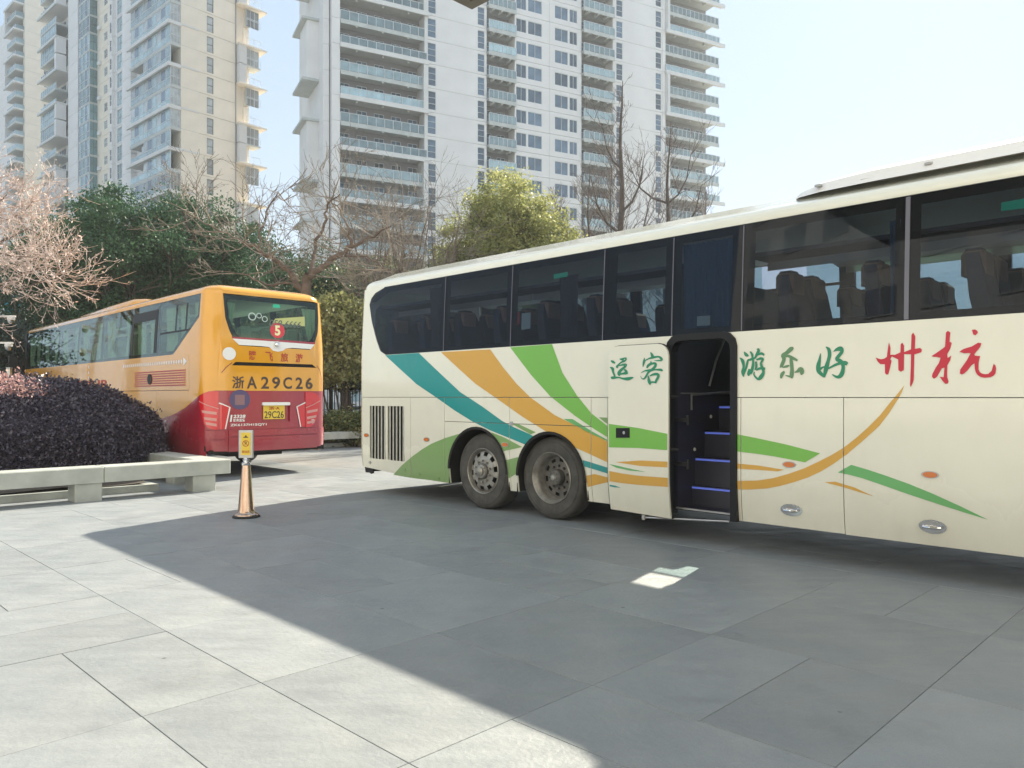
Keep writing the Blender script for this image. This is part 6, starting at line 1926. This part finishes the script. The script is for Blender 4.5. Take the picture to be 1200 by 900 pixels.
# left face, elements by their run t along y; looks to -x
class LF:
    pass
def lbox(b, t0, t1, d0, d1, z0, z1):   # d = depth behind the face (+x)
    b.box(d0, d1, t0, t1, z0, z1)
def lwall(t0, t1, d0=0.0, wins=(), sill=0.6, h=1.8, m='tower_wall', glass_='facade_glass', cols=2, rows=2, name='wall_panel', d1=2.6):
    b = MB().use(m); ts = [t0] + [v for w in wins for v in w] + [t1]
    for i in range(0, len(ts), 2):
        if ts[i+1]-ts[i] > 0.01: lbox(b, ts[i], ts[i+1], d0, d1, 0.04, FL)
    for a, c in wins: lbox(b, a, c, d0, d1, 0.04, sill); lbox(b, a, c, d0, d1, sill+h, FL)
    me = b.mesh(name)
    wms = []
    for a, c in wins:
        w_ = win_mesh(c-a, h, cols, rows, glass_, 'tower_frame'); wms.append(w_)
    for k in range(NL+1):
        inst(name, me, LT, (0, 0, ZL+FL*k))
        for (a, c), w_ in zip(wins, wms): inst('window', w_, LT, (d0, c, ZL+FL*k+sill), (0, 0, -pi/2))
# balcony bay t 0..14
def enclosed(t0, t1, dep, seed):
    rg = random.Random(seed)
    meshes = []
    for typ in range(3):
        b = MB(); n = 9
        for k in range(n):
            a0 = t0 + (t1-t0)*k/n; a1 = t0 + (t1-t0)*(k+1)/n
            if typ == 1 and k > 5: continue
            b.use(('rail_glass', 'facade_glass', 'curtained_glass')[(k*7+typ*3) % 3]); lbox(b, a0+0.04, a1-0.04, -dep+0.05, -dep+0.08, 1.10, FL-0.45)
            b.use('tower_frame'); lbox(b, a0-0.03, a0+0.03, -dep+0.02, -dep+0.1, 0.1, FL-0.4)
        b.use('rail_glass'); lbox(b, t0+0.02, t1-0.02, -dep+0.05, -dep+0.08, 0.16, 1.02)
        b.use('tower_frame'); lbox(b, t0, t1, -dep+0.02, -dep+0.1, 1.02, 1.10); lbox(b, t0, t1, -dep+0.02, -dep+0.1, FL-0.46, FL-0.38)
        # right-hand return
        if typ != 1:
            b.use('curtained_glass').box(-dep+0.1, -0.05, t0+0.03, t0+0.06, 0.16, FL-0.45)
            b.use('tower_frame')
            for q in range(4): x = -dep+0.05 + (dep-0.1)*q/3; b.box(x-0.03, x+0.03, t0-0.02, t0+0.07, 0.1, FL-0.4)
            b.box(-dep+0.05, -0.05, t0-0.02, t0+0.07, 1.2, 1.27).box(-dep+0.05, -0.05, t0-0.02, t0+0.07, FL-0.45, FL-0.38)
        meshes.append(b.mesh('glazed_balcony'))
    return meshes
gb = enclosed(0.15, 13.7, 1.5, 3)
for k in range(NL+1):
    white = k % 2 == 0
    b = MB()
    if white:
        b.use('tower_white').box(-1.9, 2.6, -0.1, 14.4, -0.12, 0.12); b.box(-1.9, -1.6, -0.1, 14.4, -0.38, -0.12); b.box(-1.6, 0, -0.1, 0.15, -0.38, -0.12)
    else:
        b.use('tower_slab').box(-1.5, 2.6, 0.02, 13.9, -0.36, 0.10)
    b.build('balcony_slab', None, LT, loc=(0, 0, ZL+FL*k))
    inst('glazed_balcony', gb[(k*5+k//3) % 3], LT, (0, 0, ZL+FL*k))
me = MB().use('tower_back_shaded').box(1.6, 2.6, 0.2, 14.0, 0.1, FL-0.12).mesh('balcony_wall')
for k in range(NL+1): inst('balcony_wall', me, LT, (0, 0, ZL+FL*k))
lwall(14.0, 16.5, 0.6, wins=((14.6, 15.6),), cols=1, rows=2, glass_='facade_glass_dark')
lwall(16.5, 19.8, -0.3)
lwall(19.8, 24.6, 0.5, wins=((20.0, 23.9),), sill=0.25, h=2.4, cols=4, rows=2, glass_='rail_glass', d1=2.9)
lwall(24.6, 25.8, 0.0, wins=((24.9, 25.6),), cols=1, rows=2, glass_='facade_glass_dark')
lwall(25.8, 32.8, 0.7, wins=((26.3, 27.5), (28.4, 29.8)), m='tower_wall_warm', sill=0.9, h=1.4, glass_='curtained_glass', d1=2.9)
# dark glazed bay
db = []
for typ in range(2):
    b = MB().use('tower_slab').box(-0.6, 0.9, 32.8, 37.6, -0.2, 0.15)
    for k in range(5):
        a0 = 32.8 + 4.8*k/5; a1 = 32.8 + 4.8*(k+1)/5
        b.use(('rail_glass', 'facade_glass', 'rail_glass', 'facade_glass_teal')[(k+typ) % 4]); lbox(b, a0+0.03, a1-0.03, -0.55, -0.5, 0.15, FL-0.2)
        b.use('tower_frame'); lbox(b, a0-0.03, a0+0.03, -0.6, -0.5, 0.1, FL-0.2)
    b.use('tower_frame'); lbox(b, 32.8, 37.6, -0.6, -0.5, 1.1, 1.18)
    b.use('facade_glass_teal').box(-0.5, 0.7, 32.85, 32.9, 0.15, FL-0.2)
    b.use('tower_dark_frame')
    for q in range(3): x = -0.5 + q*0.6; b.box(x-0.03, x+0.03, 32.78, 32.88, 0.1, FL-0.2)
    b.box(-0.5, 0.7, 32.78, 32.88, 1.5, 1.56)
    db.append(b.mesh('glazed_bay'))
for k in range(NL+1): inst('glazed_bay', db[k % 2], LT, (0, 0, ZL+FL*k))
lwall(37.6, 38.9, 0.2, wins=((37.8, 38.7),), cols=1, rows=2, glass_='facade_glass_dark')
lwall(38.9, 43.6, -0.3)
lwall(43.6, 45.6, 0.4, wins=((44.2, 45.2),), cols=1, rows=2, glass_='facade_glass_dark')
lwall(45.6, 55.0, 1.6, wins=((46.5, 49.0), (50.5, 54.0)), sill=0.2, h=2.3, cols=3, rows=2, glass_='facade_glass')
rg_ = random.Random(8)
for k in range(NL+1):
    if rg_.random() < 0.6:
        cb = MB().use('curtained_glass').box(-1.35, -1.30, 2+rg_.random()*5, 8+rg_.random()*4, 0.3, 2.2).mesh('drawn_blind')
        inst('drawn_blind', cb, LT, (0, 0, ZL+FL*k))
acm = MB().use('white_paint').chbox(0.25, 0.65, 31.0, 31.8, 0.3, 0.9, 0.04).mesh('air_unit')
for k in range(1, NL, 2): inst('air_unit', acm, LT, (0, 0, ZL+FL*k))
for k in range(NL+1):
    b = MB()
    if k % 2 == 0: b.use('tower_white').box(-1.8, 1.6, 45.4, 55.4, -0.15, 0.12).use('tower_slab').box(-1.8, -1.6, 45.4, 55.4, -0.35, -0.15)
    else: b.use('tower_slab').box(-1.3, 1.6, 46.8, 55.0, -0.3, 0.1)
    if (k//2) % 2 == 0: b.use('tower_wall').box(-1.7, 0.0, 45.5, 46.3, 0.12, FL-0.15)
    b.use('rail_glass').box(-1.25, -1.2, 46.9, 54.9, 0.15, 1.1)
    b.use('tower_frame')
    for q in range(9): b.box(-1.28, -1.18, 46.9+q-0.03, 46.9+q+0.03, 0.1, 1.15)
    if k % 5 in (1, 2): 
        b.use('rail_glass').box(-1.25, -1.2, 46.9, 54.9, 1.2, FL-0.4).use('tower_frame')
        for q in range(9): b.box(-1.28, -1.18, 46.9+q-0.03, 46.9+q+0.03, 1.15, FL-0.35)
    b.build('balcony', None, LT, loc=(0, 0, ZL+FL*k))

# ---- far left tower
FT = empty('apartment_tower', (-109.1, 172.0, 0), math.atan2(0.747, 0.664), label='farthest tower, cut off by the left edge, with stacked open balconies', cat='building', group='apartment towers behind the trees')
NF2 = 30; FF = 2.96; ZF = 0.7
MB().use('tower_back_shaded').box(2.0, 12.0, 1.2, 40.0, 0, ZF+FF*(NF2+1)).build('core', None, FT)
wall_col(0.0, 3.7, 0.0, 1.2, 'tower_wall_warm', FF, ZF, NF2, FT)
wall_with_windows(3.7, 6.0, [(3.9, 5.3)], y0=0.4, y1=1.2, sill=0.4, h=2.1, m='tower_wall_warm', fh=FF, z0=ZF, nf=NF2, root=FT, cols=1, rows=3, glass_='curtained_glass')
wall_col(6.0, 12.0, -0.8, 1.2, 'tower_wall_warm', FF, ZF, NF2, FT)
for k in range(NF2+1):
    b = MB()
    if k % 2 == 0: b.use('tower_white').box(-2.2, 2.0, 0.3, 7.4, -0.15, 0.15).use('tower_slab').box(-2.2, -1.9, 0.3, 7.4, -0.4, -0.15)
    else: b.use('tower_slab').box(-1.7, 2.0, 0.5, 6.6, -0.3, 0.1)
    if (k//2) % 2 == 0: b.use('tower_wall').box(-2.1, 0.0, 6.6, 7.3, 0.15, FF-0.15)
    b.use('rail_glass').box(-1.65, -1.6, 0.6, 6.5, 0.12, 1.1).box(-1.6, 0, 0.55, 0.6, 0.12, 1.1)
    b.use('tower_frame')
    for q in range(7): b.box(-1.70, -1.6, 0.6+q*0.97, 0.66+q*0.97, 0.1, 1.15)
    b.use('facade_glass_dark').box(1.4, 1.5, 1.5, 6.0, 0.2, 2.4)
    b.build('balcony', None, FT, loc=(0, 0, ZF+FF*k))
lm = MB().use('tower_wall').box(1.5, 2.0, 0.4, 40, 0.04, FF).mesh('wall_panel')
for k in range(NF2+1): inst('wall_panel', lm, FT, (0, 0, ZF+FF*k))
# low pale block with a blue box sign seen under the pink twigs
lb = empty('low_building', (-41.0, 62.0, 0), radians(5), label='low pale building with a bright blue box, glimpsed under the pink twigs', cat='building')
MB().use('tower_wall_warm').box(0, 4.2, 0, 6, 0, 11.5).build('wall', None, lb)
MB().use('tower_wall').box(4.2, 6.6, 0.5, 6, 0, 8.5).build('side_wall', None, lb)
wlb = win_mesh(1.2, 1.2, 2, 1, 'facade_glass', 'tower_frame')
wl2 = MB()
for k in range(2): inst('window', wlb, lb, (4.6, 0.38, 4.3+k*2.2))
mat('sign_blue', (0.03, 0.36, 0.50), 0.5)
MB().use('sign_blue').chbox(0.2, 1.5, -0.4, 0.0, 8.1, 9.6, 0.05).build('sign_box', None, lb)

# ------------------------------------------------------------------ unseen building added behind the viewpoint to bounce sunlight and fill reflections
def bounce_block():
    mat('bounce_stone', (0.62, 0.61, 0.59), 0.7, var=0.08, scale=0.4)
    mat('bounce_glass', (0.36, 0.38, 0.40), 0.4, rand=0.3)
    root = empty('added_bounce_building', (-2.0, -14.0, 0), radians(-12), label='unseen pale building added behind the viewpoint to bounce sunlight onto the coach', cat='building')
    W_, H_ = 44.0, 46.0
    b = MB().use('bounce_stone').box(-W_, W_, -12, 0, 0, H_); b.build('wall', None, root)
    wm = MB().use('bounce_glass').box(0, 2.4, -0.02, 0.03, 0, 1.9).use('bounce_stone').box(1.17, 1.23, 0.031, 0.08, 0, 1.9).box(-0.06, 2.46, 0.0, 0.1, -0.08, -0.001).mesh('window')
    for k in range(12):
        for j in range(20): inst('window', wm, root, (-W_+2.0+4.3*j, 0, 4.5+3.4*k))
bounce_block()

# ------------------------------------------------------------------ air
hz = bpy.data.materials.new('haze_air'); hz.use_nodes = True
nt = hz.node_tree; nt.nodes.clear()
om_ = nt.nodes.new('ShaderNodeOutputMaterial'); pv = nt.nodes.new('ShaderNodeVolumePrincipled')
pv.inputs['Color'].default_value = (0.93, 0.97, 1.0, 1); pv.inputs['Density'].default_value = 0.0009; pv.inputs['Anisotropy'].default_value = 0.1
nt.links.new(pv.outputs[0], om_.inputs['Volume'])
M['haze_air'] = hz
hb = MB().box(-490, 490, -110, 610, -1.2, 96)
ho = hb.build('haze', 'haze_air'); ho['kind'] = 'stuff'
